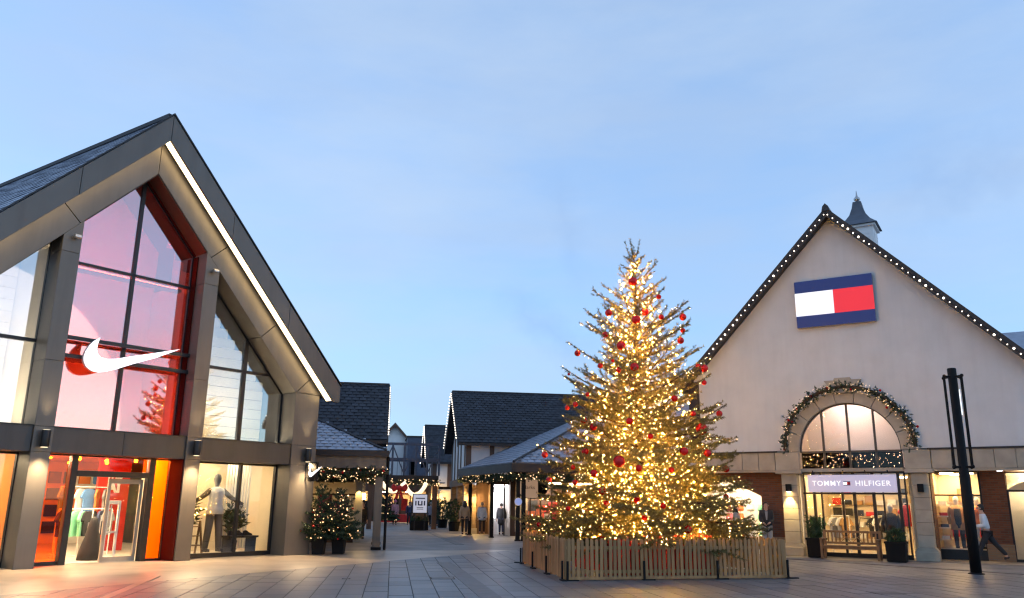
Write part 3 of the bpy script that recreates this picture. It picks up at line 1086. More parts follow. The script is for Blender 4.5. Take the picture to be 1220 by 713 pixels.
# things inside the shop
def rack(fr, x, y, cols, label, w=1.1, h=1.35, rz=0):
    t = fr.thing('clothes_rack', label, 'clothes rack', x, y, .02, rz)
    mb = MB()
    for s in (-1, 1):
        mb.tube([(s * w / 2, 0, 0), (s * w / 2, 0, h)], .018, 6)
        mb.box(s * w / 2 - .02, s * w / 2 + .02, -.25, .25, 0, .03)
    mb.tube([(-w / 2, 0, h), (w / 2, 0, h)], .015, 6)
    mb.build('rail_frame', 'white', t)
    n = len(cols)
    for k, c in enumerate(cols):
        px = -w / 2 + .1 + (w - .2) * k / max(1, n - 1)
        g = MB().prism([(-.20, 0), (.20, 0), (.22, .45), (.30, .40), (.33, .46), (.20, .66), (.06, .70), (-.06, .70), (-.20, .66), (-.33, .46), (-.30, .40), (-.22, .45)], -.03, .03, 'y')
        o = g.build('garment', c, t)
        o.location = (px, 0, h - .76)
        o.rotation_euler = (0, 0, R(rnd.uniform(20, 60)))
    return t


rack(NF, 2.15, 2.9, ['darkcloth', 'mint', 'mint', 'mint', 'darkcloth'], 'rack of mint green tops just inside the open doorway', .95)
rack(NF, 2.98, 3.4, ['navycloth', 'darkcloth', 'navycloth', 'greycloth'], 'rack of navy and black jackets behind the doorway gate', .9)
rack(NF, 3.3, 5.0, ['bluecloth', 'orangecloth', 'whitecloth', 'bluecloth', 'orangecloth', 'greycloth'], 'higher rack of blue and orange tops deep in the shop', 1.5, 2.0)
rack(NF, 5.0, 2.6, ['darkcloth', 'greycloth', 'darkcloth', 'darkcloth'], 'rack of dark clothes behind the right shop window', .9)
rack(NF, -1.6, 2.8, ['greycloth', 'whitecloth', 'darkcloth', 'greycloth'], 'rack of grey clothes behind the far left shop window', 1.0)
for x, lab in ((2.02, 'white security gate standing in the middle of the store entrance'),):
    t = NF.thing('security_gate', lab, 'gate', x + .42, 1.35, .02)
    mb = MB()
    for p in ((-.19, -.13, 0, 1.6), (.13, .19, 0, 1.6)):
        mb.box(p[0], p[1], -.04, .04, p[2], p[3])
    mb.box(-.13, .13, -.04, .04, 1.5, 1.6).box(-.13, .13, -.03, .03, .72, .78).box(-.22, .22, -.1, .1, 0, .05)
    mb.build('gate_frame', 'white', t, bevel=.01)
t = NF.thing('draped_coat', 'black coat draped over a low stand beside the security gate', 'coat', 2.15, 1.75, .02)
MB().lathe([(.34, .0), (.30, .25), (.20, .6), (.13, .95), (.08, 1.12), (.03, 1.15)], 12).build('coat', 'darkcloth', t, True)
MB().tube([(.12, -.1, 0), (.12, -.1, 1.2)], .02, 6).tube([(-.1, .1, 0), (-.1, .1, 1.0)], .02, 6).build('stand', 'steel', t)
# window figures behind the right window: a tall printed figure, plus display boxes
fig = NF.thing('mannequin', 'tall mannequin in white shirt with arms held out, right window of grey store', 'mannequin', 5.75, 1.55, .12, R(-8))
MB().lathe([(.27, 1.12), (.25, 1.3), (.215, 1.5), (.25, 1.75), (.22, 1.88), (.08, 1.95)], 16).build('shirt', 'whitecloth', fig, True)
MB().lathe([(.06, 1.9), (.065, 2.0), (.10, 2.1), (.115, 2.2), (.09, 2.3), (.02, 2.35)], 14).build('head', 'greycloth', fig, True)
for s_ in (-1, 1):
    MB().tube([(s_ * .2, 0, 1.84), (s_ * .48, -.04, 1.62), (s_ * .86, -.1, 1.42)], [.09, .075, .05], 8).build('sleeve', 'brownsleeve', fig, True)
    MB().tube([(s_ * .12, 0, 1.18), (s_ * .17, -.02, .62), (s_ * .22, 0, .06)], [.14, .11, .09], 10).build('leg', 'oak', fig, True)
    MB().prism([(-.06, 0), (.06, 0), (.06, .08), (-.06, .1)], -.24, .07, 'y').build('shoe', 'darkcloth', fig).location = (s_ * .22, 0, 0)
t = NF.thing('display_table', 'dark low display with shoes at the right end of the window', 'display', 6.65, 1.45, .02)
MB().box(-.5, .5, -.3, .3, .5, .56).box(-.45, -.4, -.25, .25, 0, .5).box(.4, .45, -.25, .25, 0, .5).build('table', 'frame', t)
for k in range(3):
    MB().prism([(-.14, 0), (.15, 0), (.16, .04), (.02, .09), (-.06, .15), (-.14, .14)], -.045, .045, 'y').build('shoe', 'darkcloth', t).location = (-.28 + k * .28, 0, .562)
for (x, y, s_, lab) in ((4.75, 1.7, 1.0, 'dark leafy pot plant at the left end of the right shop window'), (6.55, 1.75, .8, 'dark leafy pot plant behind the shoe display')):
    t = NF.thing('pot_plant', lab, 'plant', x, y, .02)
    g3 = np.random.default_rng(int(x * 10))
    MB().lathe([(.14, 0), (.19, .36), (.20, .36), (.20, .4)], 14).build('pot', 'frame', t)
    sgp = []
    for _ in range(90):
        a, el = g3.uniform(0, 6.28), g3.uniform(.5, 1.5)
        l_ = g3.uniform(.5, 1.5) * s_
        e = np.array([math.cos(a) * math.cos(el) * l_ * .5, math.sin(a) * math.cos(el) * l_ * .5, .4 + l_ * math.sin(el)])
        sgp.append((e * .75 + np.array([0, 0, .1]), e))
    obj('foliage', needle_mesh(sgp, g3, .03, .2, .07, 'foliage'), 'needle_dark', t)
    MB().tube([(0, 0, .3), (0, 0, 1.2 * s_)], .02, 6).build('stem', 'bark', t)
t = NF.thing('step_ladder', 'pale wooden step stand beside the printed figure in the window', 'stand', 5.5, 2.2, .02)
mb = MB()
for s in (-1, 1):
    mb.beam((s * .22, -.2, 0), (s * .18, 0, 1.0), .05).beam((s * .22, .2, 0), (s * .18, 0, 1.0), .05)
for k in range(3):
    mb.box(-.2, .2, -.16 + k * .05, .16 - k * .05, .25 + k * .28, .28 + k * .28)
mb.build('stand_frame', 'bench', t)
# ------------------------------------------------------------------ the white gabled shop on the right
_p = at(947, 662.6, 29.55)
TF = Frame((_p.x, _p.y), 122)
TC = 2.08
TTOP, TS = 12.35, 1.05


def tz(u, top=TTOP):
    return top - TS * abs(u - TC)


shop = TF.thing('gabled_shop', 'white rendered gabled shop with stone arch and brown brick arcade, at the right', 'shop')
# gable wall with the arched opening
AR = 2.02
poly = [(TC - 5.45, 3.60), (TC - AR, 3.60)]
for k in range(1, 24):
    a = math.pi - math.pi * k / 24
    poly.append((TC + AR * math.cos(a), 3.60 + AR * math.sin(a)))
poly += [(TC + AR, 3.60), (TC + 5.6, 3.60), (TC + 5.6, tz(TC + 5.6) - .25), (TC, TTOP - .25), (TC - 5.45, tz(TC - 5.45) - .25)]
MB().prism(poly, 0.0, 0.30, 'y').build('gable_wall', 'render', shop)
for sg in (-1, 1):
    e = TC + sg * 5.85
    MB().prism([(TC, TTOP), (e, tz(e)), (e, tz(e) - .22), (TC, TTOP - .22)], -.40, 17, 'y').build('roof', 'slate', shop)
    MB().prism([(TC, TTOP + .03), (e, tz(e) + .03), (e, tz(e) - .33), (TC, TTOP - .33)], -.46, -.40, 'y').build('verge_board', 'verge', shop)
    MB().prism([(TC, TTOP - .235), (e, tz(e) - .235), (e, tz(e) - .27), (TC, TTOP - .27)], -.40, 0.0, 'y').build('soffit', 'verge', shop)
    MB().box(e - .06, e + .06, -.40, 17, tz(e) - .34, tz(e) - .2).build('gutter', 'verge', shop)
MB().box(TC - 5.65, TC - 5.25, -.1, .4, 3.6, 6.3).build('corner_board', 'verge', shop)
MB().prism([(TC - .14, TTOP - .12), (TC - .10, TTOP + .06), (TC, TTOP + .17), (TC + .10, TTOP + .06), (TC + .14, TTOP - .12)], -.50, 17, 'y').build('ridge_cap', 'ridge', shop)
for u, a, b in ((TC - 5.45, 0.3, 16.5), (TC + 5.4, .3, 16.5)):
    MB().box(u, u + .2, a, b, 0, tz(u) - .3 if u < TC else tz(u + .2) - .3).build('side_wall', 'render', shop)
MB().prism([(TC - 5.4, 0), (TC + 5.4, 0), (TC + 5.4, 6.3), (TC, 11.9), (TC - 5.4, 6.3)], 16.5, 16.7, 'y').build('back_wall', 'render', shop)
# cupola on the ridge
TCU = TC - .58
cp = MB().box(TCU - .70, TCU + .70, 11.35, 12.75, 11.2, 15.25)
cpo = cp.build('cupola', 'white', shop)
for x0, x1, y in ((TCU - .5, TCU + .5, 11.32),):
    for k in range(6):
        MB().box(x0, x1, y, y + .03, 14.0 + k * .17, 14.13 + k * .17).build('louvre', 'white', cpo)
for k in range(6):
    MB().box(TCU + .70, TCU + .73, 11.55, 12.55, 14.0 + k * .17, 14.13 + k * .17).build('louvre', 'white', cpo)
MB().box(TCU - .82, TCU + .82, 11.23, 12.87, 15.25, 15.36).build('cornice', 'white', cpo)
MB().lathe([(1.32, 15.37), (1.22, 15.43), (.86, 15.68), (.54, 16.05), (.36, 16.45), (.27, 16.80)], 4, (TCU, 12.05), True).build('cupola_roof', 'lead', cpo)
MB().lathe([(.06, 16.75), (.06, 16.85), (.15, 16.93), (.16, 17.02), (.06, 17.12), (.04, 17.20), (.01, 17.45)], 10, (TCU, 12.05)).build('cupola_finial', 'steel', cpo, True)
# stone lintel course above the arcade
for xa, xb, n in ((-3.4, -.44, 5), (4.61, 7.6, 5)):
    for k in range(n):
        w = (xb - xa) / n
        MB().box(xa + k * w + .006, xa + (k + 1) * w - .006, -.10, .40, 2.93, 3.54).build('stone_panel', 'stone', shop, bevel=.008)
for a, b in ((-3.4, -.36), (4.52, 7.6)):
    MB().box(a, b, -.08, .38, 2.86, 2.925).build('lintel_soffit', 'stone', shop)
    MB().box(a, b, -.14, .0, 3.545, 3.60).build('flashing', 'verge', shop)
for a, b in ((-.45, .43), (3.77, 4.62)):
    MB().box(a, b, -.16, .44, 2.80, 2.92).build('capital', 'stone', shop, bevel=.012)
    MB().box(a + .03, b - .03, -.11, .40, 2.93, 3.55).build('stone_block', 'stone', shop, bevel=.008)
    c0, c1 = a + .18, b - .18
    z = .42
    for k in range(6):
        h = (2.795 - .42) / 6
        MB().box(c0 + rnd.uniform(-.004, .004), c1 + rnd.uniform(-.004, .004), -.05 + rnd.uniform(-.004, .004), .36, z + .005, z + h - .005).build('stone_block', 'stone', shop, bevel=.008)
        z += h
    MB().box(a + .08, b - .08, -.13, .42, 0.01, .30).build('plinth', 'stone', shop, bevel=.01)
    MB().prism([(a + .08, .30), (b - .08, .30), (b - .17, .42), (a + .17, .42)], -.09, .40, 'y').build('plinth', 'stone', shop)
    MB().box(c0 + .02, c1 - .02, 0, .34, .1, 2.8).build('column_core', 'joint', shop)
# arch ring of voussoirs
NV = 9
for k in range(NV):
    a0, a1 = math.pi * k / NV + .006, math.pi * (k + 1) / NV - .006
    pts = [(TC + 1.66 * math.cos(a), 3.56 + 1.66 * math.sin(a)) for a in np.linspace(a0, a1, 6)] + [(TC + 2.06 * math.cos(a), 3.56 + 2.06 * math.sin(a)) for a in np.linspace(a1, a0, 6)]
    MB().prism(pts, -.08, .26, 'y').build('arch_stone', 'stone', shop)
MB().prism([(TC - .34, 5.56), (TC + .34, 5.56), (TC + .62, 6.02), (TC + .30, 6.02), (TC + .26, 6.10), (TC - .26, 6.10), (TC - .30, 6.02), (TC - .62, 6.02)], -.16, .0, 'y').build('keystone', 'stone', shop, bevel=.01)
# arched window and dark spandrel
am = MB()
for u in (TC - .85, TC, TC + .85):
    am.box(u - .035, u + .035, .10, .20, 2.98, 3.56 + math.sqrt(1.66 ** 2 - (u - TC) ** 2))
am.box(TC - 1.66, TC + 1.66, .10, .20, 3.52, 3.58)
arcp = [(TC + 1.655 * math.cos(a), 3.56 + 1.655 * math.sin(a)) for a in np.linspace(0, math.pi, 25)]
for p, q in zip(arcp[:-1], arcp[1:]):
    am.beam((p[0], .15, p[1]), (q[0], .15, q[1]), .07, .12, up=(0, 1, 0))
afr = am.build('arch_window', 'clad_dark', shop)
us = [TC - 1.66, TC - .85, TC, TC + .85, TC + 1.66]
for a, b in zip(us[:-1], us[1:]):
    top = [(u, 3.56 + math.sqrt(max(0, 1.64 ** 2 - (u - TC) ** 2))) for u in np.linspace(b - .03, a + .03, 8)]
    MB().prism([(a + .03, 3.59), (b - .03, 3.59)] + top, .14, .155, 'y').build('pane', 'glass', afr)
    MB().box(a + .03, b - .03, .14, .155, 2.99, 3.52).build('pane', 'glass_dark', afr)
MB().box(TC - 1.66, TC + 1.66, -.02, .3, 2.86, 2.975).build('transom', 'stone', shop)
MB().box(TC - 1.64, TC + 1.64, .27, .29, 2.98, 3.52).build('added_backing', 'black', shop)  # dark sheet added to block the lit wall behind the glass
# shopfront under the arch
sf = MB()
for u, w in ((.47, .05), (.78, .09), (1.03, .05), (1.72, .07), (2.10, .10), (2.72, .10), (3.02, .05), (3.52, .10), (3.72, .05)):
    sf.box(u - w / 2, u + w / 2, .12, .24, .1, 2.86)
sf.box(.42, 3.76, .11, .23, 2.10, 2.16).box(.42, 3.76, .10, .25, .02, .16).box(.42, 3.76, .12, .22, 2.80, 2.86)
sfo = sf.build('shopfront', 'frame', shop)
us = [.47, .78, 1.03, 1.72, 2.10, 2.72, 3.02, 3.52, 3.72]
for a, b in zip(us[:-1], us[1:]):
    MB().box(a + .03, b - .03, .17, .18, .16, 2.10).build('pane', 'glass', sfo)
    MB().box(a + .03, b - .03, .17, .18, 2.16, 2.80).build('pane', 'glass', sfo)
MB().tube([(2.18, .10, 1.0), (2.18, .04, 1.05), (2.24, .03, 1.32), (2.55, .03, 1.30), (2.60, .04, 1.05), (2.60, .10, 1.0)], .015, 6).build('door_handle', 'frame', sfo)
# arcade: back walls, brick, right shop window, left arched opening
BY = 1.5
MB().box(5.86, 6.58, BY, BY + .25, .55, 2.9).build('brick_wall', 'brick', shop)
MB().box(5.83, 6.61, BY - .04, BY + .25, .01, .55).build('brick_plinth', 'beige_brick', shop)
MB().box(-1.15, -.28, .42, .72, .60, 2.9).build('brick_wall', 'brick', shop)
MB().box(-1.18, -.26, .39, .74, .01, .60).build('brick_plinth', 'beige_brick', shop)
MB().box(-3.4, 7.6, .40, 3.4, 2.90, 3.0).build('arcade_ceiling', 'timber', shop)
MB().box(-3.4, 7.6, -.1, 6, -.02, .014).build('arcade_floor', 'apron', shop)
MB().box(4.36, 4.46, .4, BY, 0.01, 2.9).build('brick_return', 'brick', shop)
# segmental brick arch of the left bay
pl = [(-3.3, 2.9), (-1.15, 2.9), (-1.15, 2.02)]
for k in range(9):
    t = k / 8
    pl.append((-1.15 - 2.15 * t, 2.02 + .62 * math.sin(math.pi / 2 * min(1, t * 1.1))))
MB().prism(pl, .42, .72, 'y').build('brick_arch', 'brick', shop)
rw_ = MB()
for u, w in ((4.42, .05), (5.83, .06), (4.9, .0)):
    if w:
        rw_.box(u - w / 2, u + w / 2, BY - .02, BY + .1, .3, 2.9)
rw_.box(4.4, 5.86, BY - .02, BY + .1, 2.08, 2.13).box(4.4, 5.86, BY - .03, BY + .12, .01, .34).box(4.4, 5.86, BY - .02, BY + .1, 2.85, 2.9)
rwo = rw_.build('shop_window', 'frame', shop)
MB().box(4.45, 5.80, BY + .03, BY + .04, .34, 2.08).build('pane', 'glass', rwo)
MB().box(4.45, 5.80, BY + .03, BY + .04, 2.13, 2.85).build('pane', 'glass', rwo)
r2 = MB().box(6.58, 6.64, BY - .02, BY + .1, .05, 2.25).box(6.58, 7.6, BY - .02, BY + .1, 2.22, 2.28).box(6.58, 7.6, BY - .03, BY + .1, .01, .1)
r2o = r2.build('shop_window', 'frame', shop)
MB().box(6.64, 7.6, BY + .03, BY + .04, .1, 2.22).build('pane', 'glass', r2o)
MB().prism([(6.6, 2.28), (7.6, 2.28), (7.6, 2.62), (7.3, 2.60), (6.9, 2.48)], BY, BY + .06, 'y').build('fanlight', 'cream', shop)
# lit rooms
MB().box(.40, 3.80, 4.6, 4.7, 0, 6).build('interior_wall', 'cream', shop)
MB().box(.30, .40, .36, 4.6, 0, 6).build('interior_wall', 'cream', shop)
MB().box(3.80, 3.90, .45, 4.6, 0, 2.9).build('interior_wall', 'cream', shop)
MB().box(.40, 3.80, .26, 4.6, 2.76, 2.80).build('ceiling', 'plaster', shop)
MB().box(.1, 4.1, .31, 4.6, 5.7, 5.75).build('ceiling', 'plaster', shop)
MB().box(.1, 4.1, 1.6, 1.7, 2.8, 5.7).build('interior_wall', 'plaster', shop)
MB().box(.40, 3.80, .26, 4.6, .015, .03).build('floor', 'floor', shop)
for x, y in ((1.0, .9), (2.1, .9), (3.2, .9), (1.0, 2.6), (2.3, 2.6), (3.3, 2.6)):
    MB().box(x - .2, x + .2, y - .2, y + .2, 2.72, 2.75).build('ceiling_light', 'lamp_t', shop)
MB().box(1.3, 2.9, .7, 1.0, 5.62, 5.66).build('ceiling_light', 'lamp_soft', shop)
MB().box(4.4, 5.9, 3.3, 3.4, 0, 2.85).build('interior_wall', 'cream', shop)
MB().box(4.32, 4.42, BY + .1, 3.4, 0, 2.85).build('interior_wall', 'cream', shop)
MB().box(5.86, 5.94, BY + .25, 3.4, 0, 2.85).build('interior_wall', 'cream', shop)
MB().box(4.4, 5.9, BY + .1, 3.4, .02, .36).build('window_platform', 'floor', shop)
MB().box(6.6, 7.6, 2.4, 2.5, 0, 2.85).build('interior_wall', 'cream', shop)
MB().box(-3.3, -.3, 3.2, 3.3, 0, 2.85).build('interior_wall', 'plaster', shop)
for x, y in ((4.85, 2.0), (5.45, 2.0), (5.1, 2.8)):
    MB().box(x - .2, x + .2, y - .2, y + .2, 2.82, 2.86).build('ceiling_light', 'lamp_y', shop)
MB().box(7.0, 7.3, 1.8, 2.1, 2.6, 2.64).build('ceiling_light', 'lamp', shop)
for x in (-2.6, -1.6):
    MB().box(x - .25, x + .25, 1.9, 2.4, 2.82, 2.86).build('ceiling_light', 'lamp', shop)
MB().box(6.4, 6.55, .8, .95, 2.87, 2.90).build('ceiling_light', 'lamp_cool', shop)
for k in range(4):
    MB().box(4.45, 4.75, BY + .25, 3.2, .62 + k * .38, .66 + k * .38).build('shelf', 'plaster', shop)
# wall lamps on the two columns, left one throws light down
for u, lit in ((-.02, 1), (4.20, 0)):
    l = MB().box(u - .09, u + .09, -.22, -.05, 2.18, 2.44).build('wall_lamp', 'black', shop, bevel=.01)
    if lit:
        MB().box(u - .06, u + .06, -.20, -.07, 2.172, 2.178).build('lens', 'lamp_y', l)
        spot(shop, (u, -.2, 2.15), (0, .22, -1), 260, 66, (1, .72, .25))
for k in range(5):
    for j in range(8):
        MB().box(.55 + j * .4, .85 + j * .4, 4.42, 4.58, .5 + k * .42, .5 + k * .42 + rnd.uniform(.15, .34)).build('wall_display', rnd.choice(['darkcloth', 'navycloth', 'redcloth', 'camel', 'greycloth', 'whitecloth']), shop)
for k in range(3):
    for j in range(4):
        MB().box(4.75 + j * .28, 4.97 + j * .28, 3.15, 3.28, .7 + k * .6, .7 + k * .6 + rnd.uniform(.2, .5)).build('wall_display', rnd.choice(['darkcloth', 'redcloth', 'camel', 'greycloth', 'whitecloth']), shop)
# string of bulbs along the verges
for sg, side in ((-1, 'left'), (1, 'right')):
    st = TF.thing('verge_lights', 'string of white bulbs along the %s slope of the white gable' % side, 'string lights', TC, -.5, TTOP - .2, 0, 'white bulb strings on the white gable')
    n = 36
    bm_ = MB().ball((0, 0, 0), .023, 8, 6).mesh('bulb', True)
    MB().tube([(0, 0, 0), (sg * 5.85, 0, -TS * 5.85)], .008, 5).build('cable', 'black', st)
    for k in range(n):
        d = (k + .4) * 5.85 / n
        o = obj('bulb', bm_, 'bulb_v', st)
        s_ = rnd.choice((.75, .85, 1, .9, 1.5, .8))
        o.scale = (s_, s_, s_)
        o.location = (sg * d, -.03, -TS * d - .02 + rnd.uniform(-.015, .015))
# flag sign
fs = TF.thing('flag_sign', 'lit navy, white and red rectangular flag sign high on the white gable', 'sign', 2.04, -.02, 0)
MB().box(-1.34, 1.34, -.14, 0, 8.01, 9.75).build('sign_body', 'steel', fs, bevel=.01)
for z0, z1 in ((9.31, 9.75), (8.01, 8.44)):
    MB().box(-1.34, 1.34, -.152, -.142, z0, z1).build('navy_stripe', em('lit_navy', (.012, .022, .105), .75, (.012, .02, .1)), fs)
MB().box(-1.34, -.01, -.152, -.142, 8.44, 9.31).build('white_panel', em('lit_panel_white', (.86, .88, .98), .85), fs)
MB().box(0.0, 1.34, -.152, -.142, 8.44, 9.31).build('red_panel', em('lit_panel_red', (.80, .03, .045), .75, (.6, .02, .03)), fs)
# name sign over the door
ns = TF.thing('name_sign', 'lilac lit name board with white letters over the arched shop door', 'sign', 2.07, -.02, 0)
MB().box(-1.42, 1.42, -.10, 0.06, 2.17, 2.75).build('board', em('lit_lilac', (.40, .38, .52), .75, (.4, .38, .5)), ns)
MB().box(-1.46, 1.46, -.06, .10, 2.755, 2.78).build('top_rail', 'black', ns)
for w_, x_ in (('TOMMY', -.80), ('HILFIGER', .69)):
    lettering(w_, .245, em('lit_letter', (1, .97, .95), .8), ns, (x_, -.104, 2.455), bold=.001, spacing=1.15)
    o_ = ns.children[-1]
    vs = [v.co.x for v in o_.data.vertices]
    o_.scale = ((.96 if w_ == 'TOMMY' else 1.19) / (max(vs) - min(vs)), 1, 1)
for x0, x1, z0, z1, mt in ((-.22, -.0, 2.39, 2.53, 'navy'), (-.22, -.11, 2.42, 2.50, 'sign_white'), (-.11, .0, 2.42, 2.50, 'redcloth')):
    MB().box(x0 - .02, x1 - .02, -.104 if mt == 'navy' else -.107, -.10, z0, z1).build('flag_emblem', mt, ns)
for x_ in (-1.2, -.2, .5, 1.2):
    MB().tube([(x_, -.1, 2.80), (x_, -.3, 2.88)], .02, 6).build('picture_light', 'black', ns)
wl_ = TF.thing('reflection_bulbs', 'added tiny bulbs imitating reflected lights in the dark glass band under the arched window', 'fairy lights', 0, 0, 0)
g4 = np.random.default_rng(9)
obj('bulb', octa_mesh([(TC + g4.uniform(-1.6, 1.6), .23, g4.uniform(3.0, 3.5)) for _ in range(110)], g4.uniform(.003, .007, 110)), em('reflection_bulb', (1, .6, .3), 500.0), wl_, stuff=True)  # bulbs added to stand for tree lights reflected in the dark glass
MB().tube([(TC - 1.6, .25, 3.5), (TC + 1.6, .25, 3.5)], .006, 5).build('wire', 'black', wl_)
# things in and before the shop
def bench(fr, x, y, label):
    t = fr.thing('garden_bench', label, 'bench', x, y, .015)
    W = 1.72
    for sx in (-1, 1):
        MB().box(sx * W / 2 - .035, sx * W / 2 + .035, -.30, -.23, 0, .62).build('leg', 'bench', t)
        MB().beam((sx * W / 2, .24, 0), (sx * W / 2, .33, .92), .07).build('leg', 'bench', t)
        MB().box(sx * W / 2 - .04, sx * W / 2 + .04, -.34, .27, .62, .66).build('armrest', 'bench', t)
    for k in range(4):
        MB().box(-W / 2 + .03, W / 2 - .03, -.29 + k * .125, -.18 + k * .125, .41, .435).build('seat_slat', 'bench', t)
    MB().box(-W / 2 + .03, W / 2 - .03, -.27, -.24, .33, .41).build('front_rail', 'bench', t)
    for z, y_ in ((.50, .275), (.86, .315)):
        MB().box(-W / 2 + .03, W / 2 - .03, y_ - .02, y_ + .02, z - .03, z + .04).build('back_rail', 'bench', t)
    n = 13
    for k in range(n):
        x_ = -W / 2 + .12 + (W - .24) * k / (n - 1)
        if 4 <= k <= 8:
            continue
        MB().beam((x_, .28, .53), (x_, .313, .84), .045, .015).build('back_slat', 'bench', t)
    for xa, xb in ((-.34, -.02), (-.02, -.34), (.02, .34), (.34, .02)):
        MB().beam((xa, .281, .53), (xb, .31, .84), .03, .015).build('back_slat', 'bench', t)
    return t


bench(TF, 2.05, -1.05, 'slatted teak garden bench with crossed back before the arched shop door')


def planter(fr, x, y, label, kind, w=.56, h=.62):
    t = fr.thing('planter', label, 'planter', x, y, .015)
    MB().hexa([(-w * .46, -w * .46, 0), (w * .46, -w * .46, 0), (w * .46, w * .46, 0), (-w * .46, w * .46, 0)], [(-w / 2, -w / 2, h), (w / 2, -w / 2, h), (w / 2, w / 2, h), (-w / 2, w / 2, h)]).build('pot', 'black', t, bevel=.01)
    MB().box(-w / 2 - .02, w / 2 + .02, -w / 2 - .02, w / 2 + .02, h - .05, h + .012).build('rim', 'black', t)
    rg = np.random.default_rng(int(abs(x) * 100) + 5)
    sg_ = []
    if kind == 'spiky':
        for _ in range(60):
            a = rg.uniform(0, 6.28)
            r_ = rg.uniform(0.02, .22)
            b = (r_ * math.cos(a), r_ * math.sin(a), h)
            l_ = rg.uniform(.25, .75)
            sg_.append((b, (b[0] * 1.4, b[1] * 1.4, h + l_)))
        obj('foliage', needle_mesh(sg_, rg, .016, .14, .022, 'foliage'), 'leaf', t)
    else:
        for _ in range(160):
            v = rg.normal(size=3)
            v /= np.linalg.norm(v)
            p = np.array([0, 0, h + .16]) + v * np.array([.26, .26, .22]) * rg.uniform(.5, 1)
            sg_.append((p, p + v * .08))
        obj('foliage', needle_mesh(sg_, rg, .008, .09, .035, 'foliage'), 'leaf', t)
    MB().tube([(0, 0, h - .1), (0, 0, h + .3)], .02, 6).build('stem', 'bark', t)
    return t


planter(TF, .86, -.45, 'black square planter with tall spiky plant left of the bench', 'spiky')
planter(TF, 3.42, -1.05, 'black square planter with low round shrub right of the bench', 'round', .60, .60)
arcg = [TF.w(TC + 2.12 * math.cos(a), -.17, 3.64 + 2.13 * math.sin(a)) for a in np.linspace(.0, math.pi, 30)]
garland('arch_garland', 'green garland with red balls and tiny lights over the stone arch', 'garland', arcg, .20, np.random.default_rng(3), 230, baub=14, br=.0125)


def mannequin(fr, x, y, z, label, coat, legs, rz=0, h=1.78, dark='whitecloth', open_=None):
    t = fr.thing('mannequin', label, 'mannequin', x, y, z, rz)
    k = h / 1.78
    MB().lathe([(.05 * k, 1.42 * k), (.055 * k, 1.50 * k), (.085 * k, 1.58 * k), (.095 * k, 1.66 * k), (.075 * k, 1.74 * k), (.02, 1.78 * k)], 12).build('head', dark, t, True)
    MB().lathe([(.24, .62 * k if open_ else .80 * k), (.21, .95 * k), (.19, 1.1 * k), (.22, 1.3 * k), (.17, 1.42 * k), (.06, 1.47 * k)], 14).build('coat', coat, t, True)
    for s in (-1, 1):
        MB().tube([(s * .19, 0, 1.38 * k), (s * .27, .02, 1.1 * k), (s * .26, -.06, .82 * k)], [.075, .065, .05], 8).build('sleeve', coat, t, True)
        MB().tube([(s * .10, 0, .85 * k), (s * .10, 0, .45 * k), (s * .10, 0, .06)], [.10, .075, .06], 8).build('leg', legs, t, True)
        MB().prism([(-.05, 0), (.05, 0), (.05, .07), (-.05, .09)], -.2, .06, 'y').build('shoe', 'darkcloth', t).location = (s * .10, 0, 0)
    if open_:
        MB().lathe([(.10, .62 * k), (.12, 1.0 * k), (.12, 1.35 * k)], 10, (0, -.13)).build('jumper', open_, t, True)
    return t


mannequin(TF, 3.10, .75, .03, 'mannequin in black leather jacket and tan trousers behind right of the shop door', 'darkcloth', 'camel', .1)
mannequin(TF, 5.02, 2.15, .36, 'mannequin in open camel coat over black, in the yellow shop window', 'camel', 'darkcloth', .15, 1.72, open_='darkcloth')
mannequin(TF, 5.36, 2.35, .36, 'mannequin in grey coat beside the camel coat in the yellow window', 'greycloth', 'camel', -.1, 1.74)
mannequin(TF, 5.66, 2.1, .36, 'mannequin in orange top at the right end of the yellow shop window', 'orangecloth', 'whitecloth', -.1, 1.70)
rack(TF, 1.30, 1.6, ['whitecloth', 'greycloth', 'whitecloth', 'camel'], 'rack of white tops behind the left part of the arched shopfront', .6)
rack(TF, 2.45, 3.0, ['darkcloth', 'whitecloth', 'darkcloth', 'greycloth'], 'rack of black and white clothes seen through the shop door', .6)
rack(TF, .60, 1.1, ['green', 'green'], 'two green jackets on a short rail by the left door post', .3)
rack(TF, 3.62, 1.0, ['redcloth', 'redcloth'], 'two red jackets on a short rail by the right door post', .2, 1.8)
for k in range(7):
    o = MB().box(-.12, .12, -.1, .1, 0, .1).build('folded_clothes', rnd.choice(['redcloth', 'darkcloth', 'whitecloth', 'navycloth']), shop)
    o.location = (4.62, BY + .45, .665 + .38 * (k % 4))
    if k >= 4:
        o.location = (4.62, BY + .75, .665 + .38 * (k % 4))
# display of coloured goods in the left bay
for k, c in enumerate(('orangecloth', 'mint', 'whitecloth', 'orangecloth', 'pinkcloth')):
    t = TF.thing('goods_stand', ('orange', 'green', 'white', 'low orange', 'pink')[k] + ' goods on a stand in the bright left bay of the arcade', 'display', -1.35 - .42 * k, 2.6, .02)
    MB().box(-.16, .16, -.15, .15, .0, .06).tube([(0, 0, 0), (0, 0, 1.7)], .02, 6).build('stand', 'steel', t)
    for j in range(4):
        MB().lathe([(.13, .42 + j * .34), (.16, .5 + j * .34), (.12, .68 + j * .34)], 8).build('goods', c, t)

